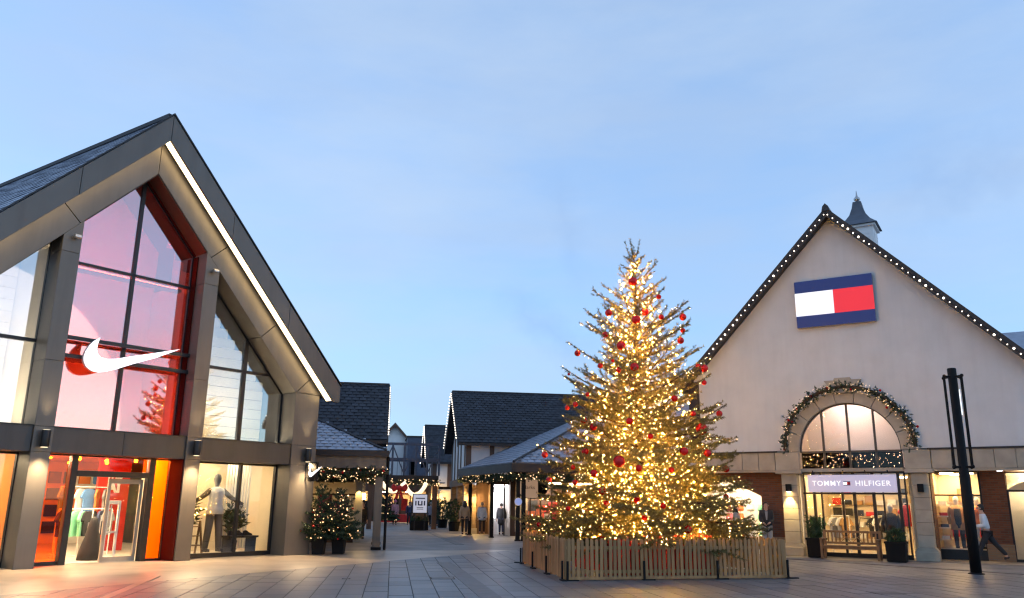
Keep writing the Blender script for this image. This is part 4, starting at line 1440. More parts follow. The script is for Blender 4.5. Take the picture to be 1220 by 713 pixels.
# lamp column in front of the shop, with four rods and a lit lens
lp = at(1163.5, 685, 22.27)
lt = thing('lamp_column', 'tall black lamp column with thin side rods standing before the white shop', 'lamp post', (lp.x, lp.y, .015), 0)
MB().lathe([(.135, 0), (.135, 2.6), (.115, 2.62), (.115, 5.42), (.10, 5.44)], 16).build('column', 'black', lt, True)
MB().lathe([(.2, 0), (.2, .02), (.14, .04)], 16).build('base_plate', 'black', lt)
for k in range(4):
    a = R(20 + 90 * k)
    MB().tube([(.30 * math.cos(a), .30 * math.sin(a), 2.75), (.30 * math.cos(a), .30 * math.sin(a), 5.2)], .022, 6).build('rod', 'black', lt)
    for z in (2.75, 5.2):
        MB().tube([(.1 * math.cos(a), .1 * math.sin(a), z), (.33 * math.cos(a), .33 * math.sin(a), z)], .025, 6).ball((.30 * math.cos(a), .30 * math.sin(a), z), .05, 8, 6).build('bracket', 'black', lt)
MB().box(.115, .135, -.045, .045, 4.15, 4.85).build('lens', em('column_lens', (.9, .93, 1.0), 1.6), lt)
# ------------------------------------------------------------------ the big lit fir
rg = np.random.default_rng(12)
TREE = Vector((3.48, 22.2, 0.016))
prof_z = [0.6, 1.1, 2.1, 2.7, 3.55, 4.4, 5.0, 5.9, 6.3, 7.05, 7.9, 8.4, 8.9]
prof_r = [2.72, 2.78, 2.50, 2.42, 2.18, 1.94, 1.80, 1.60, 1.45, 1.26, 0.72, 0.34, 0.08]


def prof(z):
    return float(np.interp(z, prof_z, prof_r))


fir = thing('fir_tree', 'tall fir hung with gold lights and red balls inside the wooden fence', 'tree', TREE)
limbs, twigs = fir_skeleton(8.75, .75, prof, 250, rg)
BA = [(754, 335.6, 1.45), (725, 373, 1.1), (758, 381, 1.35), (785, 354, .8), (788, 378, .8), (813.6, 378, 1.15), (813.6, 394, .8), (811, 406, 1.05), (721, 399, .95), (740, 412, 1.35),
      (688, 421, 1.0), (715, 436, .8), (737, 441, .85), (756, 437.5, 1.3), (677.7, 446, .45), (839, 439, 1.25), (832, 437, .9), (839, 456, .8), (803.7, 475, .95), (826, 493, .85), (857, 493, 1.0),
      (685.5, 482, .8), (676, 486, .8), (750, 502, 1.0), (836, 511.5, 1.75), (707, 509, 1.05), (695, 501, 1.0), (649, 542, 1.0), (697, 538, 1.05), (737.6, 550, 1.7), (815, 538, 1.2), (843, 540, 1.1),
      (761, 558, .95), (707.6, 564, 1.0), (682.6, 557, .7), (718, 585, 1.1), (758.6, 596, .9), (790, 603, .8), (850, 600, 1.0), (865, 559, 1.05), (865, 592, .8), (888, 624.5, 1.1), (819.6, 631, 1.1),
      (654, 572, .9), (685, 575, .85), (722, 599.5, .7), (768, 617, .8), (677, 606, .7), (642, 625, .7), (730, 430, .5), (700, 470, .7), (775, 520, .8), (800, 560, .8)]
pos = []
for x, y, s in BA:
    c = at(x, y, TREE.y)
    rr = prof(c.z) * .98
    dx = c.x - TREE.x
    dep = math.sqrt(max(0.0, rr * rr - dx * dx)) * (.9 if s > .9 else .7)
    pos.append((at(x, y, TREE.y - dep), s, x, y))
for p_, sz_, _x, _y in pos:                    # a limb reaches out to every ball that hangs at the edge
    e = np.array([p_.x - TREE.x, p_.y - TREE.y, p_.z - TREE.z + .10 * sz_ + .03])
    rr = math.hypot(e[0], e[1])
    if rr < .25:
        continue
    b0 = np.array([0, 0, max(.4, e[2] - rr * (.10 + .42 * (e[2] / 9)))])
    ln_ = [b0 + (e - b0) * t_ + np.array([0, 0, -.10 * rr * math.sin(math.pi * t_)]) for t_ in np.linspace(0, 1, 8)]
    d_ = (e - b0) / np.linalg.norm(e - b0)
    ln_.append(e + d_ * .22 + np.array([0, 0, .06]))
    limbs.append((ln_, .010 + .012 * rr))
    tn_ = np.array([-d_[1], d_[0], 0])
    for a_ in range(2, 8):
        twigs.append((ln_[a_], ln_[a_ + 1]))
        for sg_ in (-1, 1):
            t0 = ln_[a_] + (ln_[a_ + 1] - ln_[a_]) * rg.random()
            dd_ = d_ * .8 + tn_ * sg_ * rg.uniform(.5, .9) + np.array([0, 0, rg.uniform(-.2, .3)])
            l_ = rg.uniform(.14, .30) * (1.25 - a_ / 9)
            twigs += [(t0, t0 + dd_ * l_ * .5), (t0 + dd_ * l_ * .5, t0 + dd_ * l_)]
tr = MB()
tr.tube([(0, 0, 0), (.01, 0, 2), (0, .02, 5), (.015, 0, 7.2), (0, 0, 8.55)], [.16, .14, .09, .045, .015], 9)
for pts, r_ in limbs:
    tr.tube(pts, [r_ * (1 - .85 * k / (len(pts) - 1)) for k in range(len(pts))], 5, False)
tr.build('trunk', 'bark', fir, fix=False)
for a in range(5):          # the bare leader shoots at the very top
    ph = a * 1.256 + .4
    el = 1.25 if a else 1.57
    p = [np.array([0, 0, 8.45]), np.array([.14 * math.cos(ph), .14 * math.sin(ph), 8.66]) if a else np.array([0, 0, 8.7]),
         np.array([.25 * math.cos(ph), .25 * math.sin(ph), 9.02]) if a else np.array([0, 0, 8.85])]
    twigs += [(p[0], p[1]), (p[1], p[2])]
    tr.tube(p, .012, 5)
for k in range(26):
    z = 1.0 + 7.3 * k / 26
    twigs.append((np.array([0, 0, z]), np.array([rg.normal() * .05, rg.normal() * .05, z + .3])))
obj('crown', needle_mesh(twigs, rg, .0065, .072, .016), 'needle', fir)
# fairy lights: one long string laid over the limbs and twigs
bp, br, ip, ir = [], [], [], []
mids = np.array([(np.array(a) + np.array(b)) / 2 for a, b in twigs])
rho = np.hypot(mids[:, 0], mids[:, 1]) / np.array([max(.1, prof(z)) for z in mids[:, 2]])
wgt = (1.7 - np.clip(rho, 0, 1)) * np.clip(1.35 - mids[:, 2] / 9.5, .3, 1.3)
for i in rg.choice(len(twigs), 6800, p=wgt / wgt.sum()):
    p, q = np.array(twigs[i][0]), np.array(twigs[i][1])
    m = p + (q - p) * rg.random() + rg.normal(size=3) * .03
    if m[2] < .75:
        continue
    bp.append(m)
    br.append(rg.choice([.004, .0052, .0065, .009, .013], p=[.3, .3, .24, .12, .04]))
for k in range(640):  # bright bulbs added inside the crown to light the needles from within
    f = (k + rg.random()) / 640
    z = .85 + 7.5 * f ** 2.1
    a = k * 2.4
    r_ = rg.uniform(.08, .72) * prof(z)
    ip.append(np.array([r_ * math.cos(a), r_ * math.sin(a), z]))
    ir.append(.0105 if z < 4 else .009 if z < 6.5 else .007)
for k in range(170):
    a, r_ = rg.uniform(0, 6.28), rg.uniform(.2, 1.9)
    ip.append(np.array([r_ * math.cos(a), r_ * math.sin(a), rg.uniform(.95, 2.6)]))
    ir.append(.0105)
fl = thing('fairy_lights', 'gold fairy lights wound all through the tall fir', 'fairy lights', TREE)
wire = MB()
wire.tube([(.17 * math.cos(k * .7) * (1 - k / 200), .17 * math.sin(k * .7) * (1 - k / 200), .5 + 7.9 * k / 150) for k in range(150)], .006, 4)
wire.build('wire', 'black', fl, fix=False)
obj('bulb', octa_mesh(bp, br), 'bulb', fl, stuff=True)
obj('added_glow_bulb', octa_mesh(ip, ir), 'bulb_in', fl, stuff=True)

# red balls, each hung where the photograph shows it
zs, rows = ('very top', 'upper part', 'middle', 'lower part', 'bottom branches'), []
ylim = (345, 415, 495, 565)
zone = {}
for i, (p, s, x, y) in enumerate(pos):
    zi_ = sum(y > v for v in ylim)
    half = 18 + (y - 300) * .36
    t = (x - 757) / half
    xi = 'far left edge' if t < -.62 else 'left side' if t < -.18 else 'centre' if t < .2 else 'right side' if t < .62 else 'far right edge'
    zone.setdefault((zi_, xi), []).append(i)
ball_me = MB().ball((0, 0, 0), .1, 20, 12).mesh('ball', True)
cap_me = MB().lathe([(.03, .09), (.03, .125), (.008, .13), (.008, .16)], 8).mesh('cap')
for (zi_, xi), ids in zone.items():
    ids.sort(key=lambda i: pos[i][3])
    names = {1: ('only',), 2: ('higher', 'lower'), 3: ('highest', 'middle', 'lowest'), 4: ('highest', 'second highest', 'second lowest', 'lowest'),
             5: ('highest', 'second highest', 'middle', 'second lowest', 'lowest')}.get(len(ids)) or ['highest', 'second highest', 'third highest', 'fourth highest', 'fifth highest', 'sixth highest', 'seventh highest'][:len(ids) - 1] + ['lowest']
    for n, i in enumerate(ids):
        p, s, x, y = pos[i]
        nm = names[n] if n < len(names) else 'extra'
        size = 'large' if s > 1.25 else 'small' if s < .85 else 'round'
        if nm == 'only':
            lab = '%s red ball hung at the %s of the lit fir, %s' % (size, zs[zi_], xi)
        else:
            lab = '%s red ball at the %s of the lit fir, %s' % (nm, zs[zi_], xi)
        t = thing('bauble', lab, 'bauble', p, 0, 'red balls hung on the lit fir')
        t.scale = (s * .88,) * 3
        obj('ball', ball_me, 'bauble', t)
        obj('cap', cap_me, 'gold', t)
t = thing('bauble', 'single gold ball in the upper branches of the lit fir', 'bauble', at(768.5, 372, 21.6), 0)
obj('ball', ball_me, 'gold', t)
obj('cap', cap_me, 'gold', t)
# red fabric box round the foot of the tree
bx = thing('tree_box', 'red cloth covered box round the foot of the fir, behind the fence', 'box', (TREE.x - .05, TREE.y - .1, .016), R(14))
MB().box(-1.35, 1.35, -1.35, 1.35, 0, .92).build('box', 'redcloth', bx, bevel=.03)
mb = MB()
for k in range(26):
    x = -1.33 + 2.66 * k / 25
    mb.tube([(x, -1.36, .0), (x + .02, -1.375, .45), (x, -1.36, .95)], .035, 6)
mb.build('pleat', 'redcloth', bx, True, stuff=True)
# picket fence: three panels along the front, three down each side
fA = at(675, 693, 19.06)
FF = Frame((fA.x, fA.y), 76.4)
fence = FF.thing('picket_fence', 'low pine picket fence closed round the lit fir', 'fence', 0, 0, .016)
pk = MB().prism([(-.036, .04), (.036, .04), (.036, .86), (.018, .905), (-.018, .905), (-.036, .86)], -.011, .011, 'y').mesh('picket')
pk2 = MB().prism([(-.045, .04), (.045, .04), (.045, .85), (.02, .90), (-.02, .90), (-.045, .85)], -.011, .011, 'y').mesh('picket')
post_m = MB().box(-.035, .035, -.03, .03, 0, .88).mesh('post')
brace_m = MB().box(-.022, .022, -.10, -.06, 0.02, .42).mesh('brace')
npk = 0


def fence_run(a, b, n, pitch, me, wood='fence'):
    global npk
    a, b = Vector(a), Vector(b)
    d = (b - a)
    L = d.length
    ang = math.atan2(d.y, d.x)
    nv = Vector((-d.y, d.x)).normalized()
    for k in range(n):
        p, q = a + d * (k / n), a + d * ((k + 1) / n)
        for z in (.18, .70):
            mb = MB()
            mb.beam((p.x + nv.x * .03, p.y + nv.y * .03, z), (q.x + nv.x * .03, q.y + nv.y * .03, z), .03, .07)
            mb.build('rail', wood, fence)
    m = int(L / pitch)
    for k in range(m):
        p = a + d * ((k + .5) / m)
        o = obj('picket', me, wood, fence)
        o.location = (p.x, p.y, rnd.uniform(-.022, .018))
        o.rotation_euler = (rnd.uniform(-.02, .02), rnd.uniform(-.018, .018), ang)
        npk += 1
    for k in range(n + 1):
        p = a + d * (k / n)
        o = obj('brace', brace_m, 'black', fence)
        o.location = (p.x - nv.x * .0, p.y - nv.y * .0, 0)
        o.rotation_euler = (0, 0, ang)
        o = obj('post', post_m, wood, fence)
        o.location = (p.x + nv.x * .05, p.y + nv.y * .05, 0)
        o.rotation_euler = (0, 0, ang)
        f = MB().box(-.05, .25, -.055, .055, 0, .025).build('foot', 'black', fence)
        f.location = (p.x - nv.x * .08, p.y - nv.y * .08, 0)
        f.rotation_euler = (0, 0, ang)


fence_run((0, 0), (5.50, 0), 3, .108, pk)
fence_run((.37, 5.27), (0, 0.06), 3, .102, pk2)
fence_run((5.50, 0.06), (5.85, 5.3), 3, .125, pk)
fence_run((5.8, 5.35), (.4, 5.35), 3, .15, pk)
MB().beam((0, -.06, .05), (5.5, -.06, .05), .02, .06).build('kick_board', 'fence', fence)

# two small firs in pots beside the grey store, with lights
M['bulb_p'] = em('pot_bulb', (1.0, .52, .22), 5.0)
for (x, y, Y, h, r_, lab) in ((379, 661, 27.3, 2.15, .62, 'small potted fir with lights standing against the grey corner column'), (403, 661, 27.6, 2.0, .72, 'small potted fir with lights, right of the other potted fir')):
    p = at(x, y, Y)
    r_ *= .9
    t = thing('potted_fir', lab, 'potted tree', (p.x, p.y, .012))
    g2 = np.random.default_rng(int(x))
    lm, tw = fir_skeleton(h, .5, lambda z, r_=r_, h=h: float(np.interp(z, [.4, .8, 1.3, h - .25, h], [r_, r_ * 1.12, r_, r_ * .5, .15])), 70, g2)
    MB().tube([(0, 0, .3), (0, 0, h)], [.04, .01], 6).build('trunk', 'bark', t)
    obj('crown', needle_mesh(tw, g2, .008, .08, .022), 'needle_dark', t)
    MB().lathe([(.24, 0), (.30, .48), (.32, .48), (.32, .52), (.27, .52), (.27, .42)], 4, sq=True).build('pot', 'black', t)
    l = thing('fairy_lights', 'warm fairy lights on the ' + ('left' if x < 390 else 'right') + ' of the two small potted firs', 'fairy lights', (p.x, p.y, .012))
    ii = g2.choice(len(tw), 80)
    pts = [np.array(tw[i][0]) * .3 + np.array(tw[i][1]) * .7 for i in ii]
    obj('bulb', octa_mesh(pts, g2.uniform(.014, .03, len(pts))), 'bulb_p', l, stuff=True)
    MB().tube([(.1 * math.cos(k), .1 * math.sin(k), .55 + (h - .7) * k / 30) for k in range(30)], .005, 4).build('wire', 'black', l)
    mb = MB()
    for i in g2.choice(len(tw), 12):
        q = tw[i][1]
        mb.ball(tuple(q), .035, 8, 6)
    mb.build('red_ball', 'bauble', t, True, stuff=True)
# ------------------------------------------------------------------ the shopping street beyond
SR = R(9)                                 # the street runs 9 degrees left of straight ahead
_sc, _ss = math.cos(SR), math.sin(SR)


def sw_(x, y, z=0):                        # street coordinates to world
    return Vector((x * _sc - y * _ss, x * _ss + y * _sc, z))


def st_(p):                                # world to street coordinates
    return (p.x * _sc + p.y * _ss, -p.x * _ss + p.y * _sc, p.z)


def sthing(name, label, cat, group=None):
    return thing(name, label, cat, (0, 0, 0), SR, group)


def room(t, x0, x1, y0, y1, z1, wall='cream', lamps=(), lmat='lamp', th=.12, openx=None, openy=None):
    """back and side walls, floor, ceiling; openy / openx name the side left open ('-' or '+')"""
    if openy != '+':
        MB().box(x0, x1, y1, y1 + th, 0, z1).build('interior_wall', wall, t)
    if openy != '-':
        MB().box(x0, x1, y0 - th, y0, 0, z1).build('interior_wall', wall, t)
    if openx != '-':
        MB().box(x0 - th, x0, y0, y1, 0, z1).build('interior_wall', wall, t)
    if openx != '+':
        MB().box(x1, x1 + th, y0, y1, 0, z1).build('interior_wall', wall, t)
    MB().box(x0, x1, y0, y1, z1, z1 + .1).build('ceiling', 'plaster', t)
    MB().box(x0, x1, y0, y1, .0, .03).build('floor', 'floor', t)
    for (x, y) in lamps:
        MB().box(x - .3, x + .3, y - .3, y + .3, z1 - .06, z1 - .02).build('ceiling_light', lmat, t)


def goods(t, x0, x1, y, z0, z1, n, cols):
    for k in range(n):
        w = (x1 - x0) / n
        a = x0 + k * w
        h = rnd.uniform(.5, 1) * (z1 - z0)
        MB().box(a + .04, a + w - .04, y - .08, y + .08, z0, z0 + h).build('display', rnd.choice(cols), t)


def gable_house(label, x0, x1, y0, y1, ze, zr, wall, over=.5, gable='x-', roofm='slate', ground=2.9):
    """house whose ridge runs across the street (along x); its gable faces the street"""
    t = sthing('gabled_house', label, 'building')
    ym = (y0 + y1) / 2
    xa, xb = (x0, x1)
    pr = [(y0, ground), (y1, ground), (y1, ze), (ym, zr - .12), (y0, ze)]
    MB().prism(pr, xa, xa + .25, 'x').build('gable_wall', wall, t)
    MB().prism(pr, xb - .25, xb, 'x').build('gable_wall', wall, t)
    MB().box(xa + .25, xb - .25, y0, y0 + .2, ground, ze).build('wall', wall, t)
    MB().box(xa + .25, xb - .25, y1 - .2, y1, ground, ze).build('wall', wall, t)
    s = (zr - ze) / (ym - y0)
    for sgn in (-1, 1):
        yo = ym + sgn * (ym - y0 + over * .8)
        zo_ = ze - s * over * .8
        MB().prism([(ym, zr), (yo, zo_), (yo, zo_ - .14), (ym, zr - .14)], xa - over, xb + over, 'x').build('roof', roofm, t)
        for xe in (xa - over - .03, xb + over):
            MB().prism([(ym, zr + .02), (yo, zo_ + .02), (yo, zo_ - .26), (ym, zr - .26)], xe, xe + .03, 'x').build('barge_board', 'verge', t)
        if sgn < 0:
            L = math.hypot(ym - yo, zr - zo_)
            slates('slate', roofm, t, (xa - over, yo, zo_), (xb + over, yo, zo_), (xa - over, ym, zr), max(4, int((xb - xa + 2 * over) / .34)), max(4, int(L / .27)))
            MB().box(xa - over, xb + over, yo - .06, yo + .05, zo_ - .16, zo_ - .02).build('gutter', 'verge', t)
    MB().box(xa - over, xb + over, ym - .08, ym + .08, zr - .02, zr + .06).build('ridge_cap', 'ridge', t)
    return t, ym, s


def verge_string(label, x, y0, ym, y1, z0, zr, n=20, r=.032):
    t = sthing('verge_lights', label, 'string lights')
    me = MB().ball((0, 0, 0), r, 6, 4).mesh('bulb', True)
    MB().tube([(x, y0, z0), (x, ym, zr), (x, y1, z0)], .01, 4).build('cable', 'black', t)
    for (a, b) in (((y0, z0), (ym, zr)), ((ym, zr), (y1, z0))):
        for k in range(n):
            f = (k + .5) / n
            o = obj('bulb', me, 'bulb_v', t)
            o.location = (x - .03, a[0] + (b[0] - a[0]) * f, a[1] + (b[1] - a[1]) * f - .02)
    return t


SOFT = ['redcloth', 'whitecloth', 'camel', 'darkcloth', 'pinkcloth', 'greycloth']
# --- building B: right of the street, gable to the street
pe = st_(at(546, 522, 46.0))
xg = pe[0] + .45
B, ym, s_ = gable_house('large slate roofed house with gable to the street, behind the verandah shop', xg, xg + 14, pe[1], pe[1] + 8.6, 5.2, 8.35, 'render')
for k, (a, b) in enumerate(((.15, .5), (2.4, 2.75), (4.2, 4.5), (6.2, 6.55), (8.1, 8.45))):
    MB().box(xg - .05, xg - .002, pe[1] + a, pe[1] + b, 2.9, 5.2 + min(a, 8.6 - b) * s_ * .9).build('timber_post', 'timber', B)
MB().box(xg - .06, xg - .003, pe[1] + .5, pe[1] + 2.4, 5.0, 5.25).build('timber_rail', 'timber', B)
for a, b in ((0, .3), (1.35, 1.6)):
    MB().box(xg + a, xg + b, pe[1] - .05, pe[1] - .002, 2.9, 5.2).build('timber_post', 'timber', B)
MB().box(xg + 1.6, xg + 13.8, pe[1] - .05, pe[1] - .002, 5.02, 5.2).build('timber_rail', 'timber', B)
MB().box(xg - .12, xg + .25, pe[1] - .1, pe[1] + 8.7, 2.6, 3.0).build('jetty_beam', 'timber', B)
# ground floor: brick piers and lit shop
for a in (0, 3.9, 7.9):
    MB().box(xg - .05, xg + .65, pe[1] + a, pe[1] + a + .65, 0, 2.6).build('brick_pier', 'beige_brick', B)
    MB().box(xg - .1, xg + .7, pe[1] + a - .05, pe[1] + a + .7, 0, .3).build('pier_base', 'stone', B)
room(B, xg + .7, xg + 5, pe[1] + .7, pe[1] + 7.9, 2.6, 'cream', ((xg + 1.8, pe[1] + 2), (xg + 1.8, pe[1] + 5), (xg + 3.8, pe[1] + 3.5)), 'lamp_y', openx='-')
goods(B, xg + 1, xg + 4.8, pe[1] + 7.5, .1, 2.0, 7, SOFT)
MB().box(xg + .66, xg + 13.8, pe[1] + .05, pe[1] + .25, 0, 2.9).build('timber_wall', 'timber', B)
fb = MB()
for a in (.7, 1.7, 2.8, 4.6, 5.8, 6.9, 7.9):
    fb.box(xg + .62, xg + .70, pe[1] + a - .05, pe[1] + a + .05, 0, 2.6)
fb.box(xg + .62, xg + .70, pe[1] + .7, pe[1] + 7.9, 2.0, 2.1)
fb.build('shopfront', 'timber', B)
verge_string('white bulbs edging the big gable beside the tall fir', xg - .56, pe[1] - .35, ym, pe[1] + 8.95, 5.2 - .1, 8.3)
# --- building C further along
pc = st_(at(508, 544, 69.0))
xc = pc[0] + .5
Cc, ymc, sc_ = gable_house('further slate roofed gable house beyond the big gable', xc, xc + 12, pc[1], pc[1] + 8, 5.2, 8.3, 'render')
for a, b in ((.1, .5), (2.2, 2.6), (5.2, 5.6), (7.5, 7.9)):
    MB().box(xc - .06, xc - .003, pc[1] + a, pc[1] + b, 2.9, 5.3 + min(a, 8 - b) * sc_ * .9).build('timber_post', 'timber', Cc)
for a, b in ((0, .4), (1.3, 1.7)):
    MB().box(xc + a, xc + b, pc[1] - .06, pc[1] - .003, 2.9, 5.2).build('timber_post', 'timber', Cc)
for a in (0, 3.6, 7.3):
    MB().box(xc, xc + .6, pc[1] + a, pc[1] + a + .6, 0, 2.9).build('brick_pier', 'beige_brick', Cc)
room(Cc, xc + .6, xc + 5, pc[1] + .3, pc[1] + 7.5, 2.6, 'cream', ((xc + 1.8, pc[1] + 2), (xc + 1.8, pc[1] + 5)), 'lamp_y', openx='-')
MB().prism([(pc[1] - 8, 3.0), (pc[1] - .2, 3.0), (pc[1] - .2, 3.08), (pc[1] - 8, 3.08)], xc - 1.2, xc + .5, 'x').build('canopy', 'slate_blue', Cc)
verge_string('white bulbs edging the further gable down the street', xc - .56, pc[1] - .3, ymc, pc[1] + 8.3, 5.1, 8.25, 18, .042)
# --- verandah shop in front of B: hipped slate roof on posts, glazed shop behind
pv = st_(at(612, 551.5, 38.0))
xv, yv, zv = pv
V = sthing('verandah_shop', 'low verandah shop with slate hipped roof coloured as sky lit on posts, left of the fir', 'shop')
yb = pe[1] + .05
k_ = .52
xr = xv + (yb - yv)
# street slope and front slope, meeting on the hip
xe = xg - .3
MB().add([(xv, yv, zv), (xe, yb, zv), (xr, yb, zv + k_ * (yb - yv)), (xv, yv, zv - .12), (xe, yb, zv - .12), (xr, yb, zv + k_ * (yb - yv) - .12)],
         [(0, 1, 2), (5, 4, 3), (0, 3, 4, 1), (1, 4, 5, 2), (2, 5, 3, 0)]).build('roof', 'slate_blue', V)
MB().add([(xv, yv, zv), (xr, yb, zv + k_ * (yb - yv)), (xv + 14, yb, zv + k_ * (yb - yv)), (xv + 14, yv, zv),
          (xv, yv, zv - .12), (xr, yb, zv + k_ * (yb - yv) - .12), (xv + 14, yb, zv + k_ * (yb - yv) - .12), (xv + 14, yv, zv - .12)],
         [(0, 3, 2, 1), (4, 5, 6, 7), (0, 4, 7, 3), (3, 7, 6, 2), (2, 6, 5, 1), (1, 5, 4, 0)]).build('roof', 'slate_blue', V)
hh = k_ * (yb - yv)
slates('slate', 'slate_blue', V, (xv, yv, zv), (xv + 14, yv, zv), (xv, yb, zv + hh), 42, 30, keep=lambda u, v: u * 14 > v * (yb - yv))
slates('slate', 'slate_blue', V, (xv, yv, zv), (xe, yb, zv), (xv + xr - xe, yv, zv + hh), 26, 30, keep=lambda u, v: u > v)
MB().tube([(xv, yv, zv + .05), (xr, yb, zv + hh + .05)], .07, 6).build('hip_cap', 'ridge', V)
MB().box(xv - .1, xv + 14, yv - .12, yv + .02, zv - .42, zv - .02).build('fascia', 'verge', V)
MB().beam((xv - .05, yv + .02, zv - .22), (xe - .05, yb, zv - .22), .12, .40).build('fascia', 'verge', V)
MB().prism([(xv, yv + .05), (xe, yb), (xv, yb)], zv - .42, zv - .36, 'z').build('soffit', 'timber', V)
MB().box(xv, xv + 14, yv + .05, yb, zv - .42, zv - .36).build('soffit', 'timber', V)
for (x, y) in ((xv + .25, yv + .25), (xv + .52, yv + .3), (xv + .2 + (xe - xv) * .42, yv + 3.6), (xv + .2 + (xe - xv) * .85, yv + 7), (xv + 4.6, yv + .25), (xv + 9, yv + .25)):
    MB().box(x - .09, x + .09, y - .09, y + .09, 0, zv - .4).build('post', 'black', V)
    MB().box(x - .12, x + .12, y - .12, y + .12, 0, .06).build('post_foot', 'black', V)
# glazed front facing the viewer
yg = yv + 5.8
xs0 = xv + .9
MB().box(xs0, xs0 + 12, yg - .05, yg + .2, 2.75, zv - .42).build('shop_fascia', 'timber', V)
fr_ = MB()
posts = [0, .95, 1.5, 2.1, 2.75, 3.35, 4.1, 4.7, 5.5, 6.4, 7.4, 8.6, 10, 12]
for a in posts:
    w = .22 if a in (0, 2.75) else .05
    fr_.box(xs0 + a - w / 2, xs0 + a + w / 2, yg - .04, yg + .06, 0, 2.76)
fr_.box(xs0, xs0 + 12, yg - .03, yg + .05, 2.0, 2.07).box(xs0, xs0 + 12, yg - .05, yg + .08, 0, .22)
fo = fr_.build('shopfront', 'timber', V)
for a, b in zip(posts[:-1], posts[1:]):
    MB().box(xs0 + a + .03, xs0 + b - .03, yg, yg + .012, .22, 2.0).build('pane', 'glass', fo)
    MB().box(xs0 + a + .03, xs0 + b - .03, yg, yg + .012, 2.07, 2.74).build('pane', 'glass', fo)
room(V, xs0, xs0 + 12, yg + .1, yg + 3.2, 2.76, 'plaster', [(xs0 + .8 + 1.7 * k, yg + 1.0) for k in range(6)] + [(xs0 + 1.6 + 2.4 * k, yg + 2.3) for k in range(4)], 'lamp_y', openy='-')
goods(V, xs0 + .2, xs0 + 8, yg + 1.3, .1, 1.9, 18, ['redcloth', 'redcloth', 'whitecloth', 'camel', 'orangecloth', 'darkcloth'])
goods(V, xs0 + .2, xs0 + 8, yg + 2.6, .6, 2.3, 14, SOFT)
# street side bays of the verandah
for k, y in enumerate((yg + .6, yg + 2.2)):
    MB().box(xs0 - .05, xs0 + .25, y, y + .3, 0, 2.76).build('timber_post', 'timber', V)
MB().box(xs0 + .02, xs0 + .10, yg + .1, yg + 3.2, 0, 2.76).build('side_wall', 'timber', V)
ov = sthing('oval_sign', 'oval two tone sign hung under the verandah before the lit shopfront', 'sign')
po = st_(at(634, 581, st_(at(640, 600, 43))[1]))
cx_, cz_ = po[0], po[2]
yo_ = po[1]
E_ = [(.78 * math.cos(a), .53 * math.sin(a)) for a in np.linspace(0, 2 * math.pi, 33)[:-1]]
MB().prism([(cx_ + a * 1.06, cz_ + b * 1.07) for a, b in E_], yo_ + .0, yo_ + .05, 'y').build('rim', 'black', ov)
MB().prism([(cx_ + min(a, .30), cz_ + b) for a, b in E_ if a < .7], yo_ - .012, yo_ - .003, 'y').build('face', em('oval_face', (.55, .36, .24), .45, (.5, .36, .26)), ov)
lettering('Clarks', .26, 'timber', ov, (cx_ - .2, yo_ - .016, cz_))
MB().tube([(cx_, yo_ + .02, cz_ + .5), (cx_, yo_ + .02, zv - .36)], .015, 5).build('hanger', 'black', ov)
rs = sthing('round_sign', 'small round pale blue sign on the corner post of the verandah', 'sign')
pr_ = st_(at(617, 598, 37.9))
MB().tube([(pr_[0], pr_[1] - .10, pr_[2]), (pr_[0], pr_[1] - .14, pr_[2])], .16, 20).build('disc', em('round_face', (.25, .36, .75), .45, (.25, .35, .7)), rs)
MB().tube([(pr_[0], pr_[1] - .08, pr_[2]), (pr_[0], pr_[1] - .10, pr_[2])], .175, 20).build('rim', 'steel', rs)
garland('eave_garland', 'garland with tiny lights under the front eave of the verandah', 'garland', [sw_(xv + 7 * k / 14, yv + .05, zv - .62) for k in range(15)], .17, np.random.default_rng(21), 110, br=.024)
garland('eave_garland', 'garland with tiny lights along the street eave of the verandah', 'garland', [sw_(xv + (xe - xv) * k / 14, yv + (yb - yv) * k / 14, zv - .62) for k in range(15)], .17, np.random.default_rng(22), 70, br=.024)
# hanging white shop boards under the verandah
for (x, y, Y, lab, w) in ((572, 577, 47, 'white lit board hung over the street shops, nearest the big gable', .55), (577.5, 583, 47.2, None, 0), (597, 576, 45, 'white square board hung beneath the verandah roof, near its corner post', .62)):
    if not lab:
        continue
    q = st_(at(x, y, Y))
    t = sthing('hanging_sign', lab, 'sign')
    MB().box(q[0] - w / 2 * 1.1, q[0] + w / 2 * 1.1, q[1], q[1] + .05, q[2] - .28, q[2] + .28).build('board', em('board_' + str(int(x)), (.8, .78, .85), .9, (.7, .68, .72)), t)
    MB().tube([(q[0], q[1] + .025, q[2] + .28), (q[0], q[1] + .025, zv - .36)], .015, 5).build('hanger', 'black', t)
# a bright open doorway in the verandah row
q = st_(at(599, 600, 44.2))
dw = sthing('lit_doorway', 'brightly lit white shop doorway behind the walkers, under the verandah', 'doorway')
MB().box(q[0] - .5, q[0] + .5, q[1] + 1.6, q[1] + 1.7, 0, 2.6).build('inner_wall', 'white', dw)
MB().box(q[0] - .55, q[0] - .5, q[1], q[1] + 1.7, 0, 2.6).build('jamb', 'timber', dw)
MB().box(q[0] + .5, q[0] + .55, q[1], q[1] + 1.7, 0, 2.6).build('jamb', 'timber', dw)
MB().box(q[0] - .5, q[0] + .5, q[1], q[1] + 1.7, 2.6, 2.66).build('ceiling', 'white', dw)
MB().box(q[0] - .4, q[0] + .4, q[1] + .5, q[1] + 1.2, 2.5, 2.56).build('ceiling_light', 'lamp_cool', dw)
MB().box(q[0] + .05, q[0] + .12, q[1] - .02, q[1] + .05, 0, 2.6).build('door_frame', 'frame', dw)
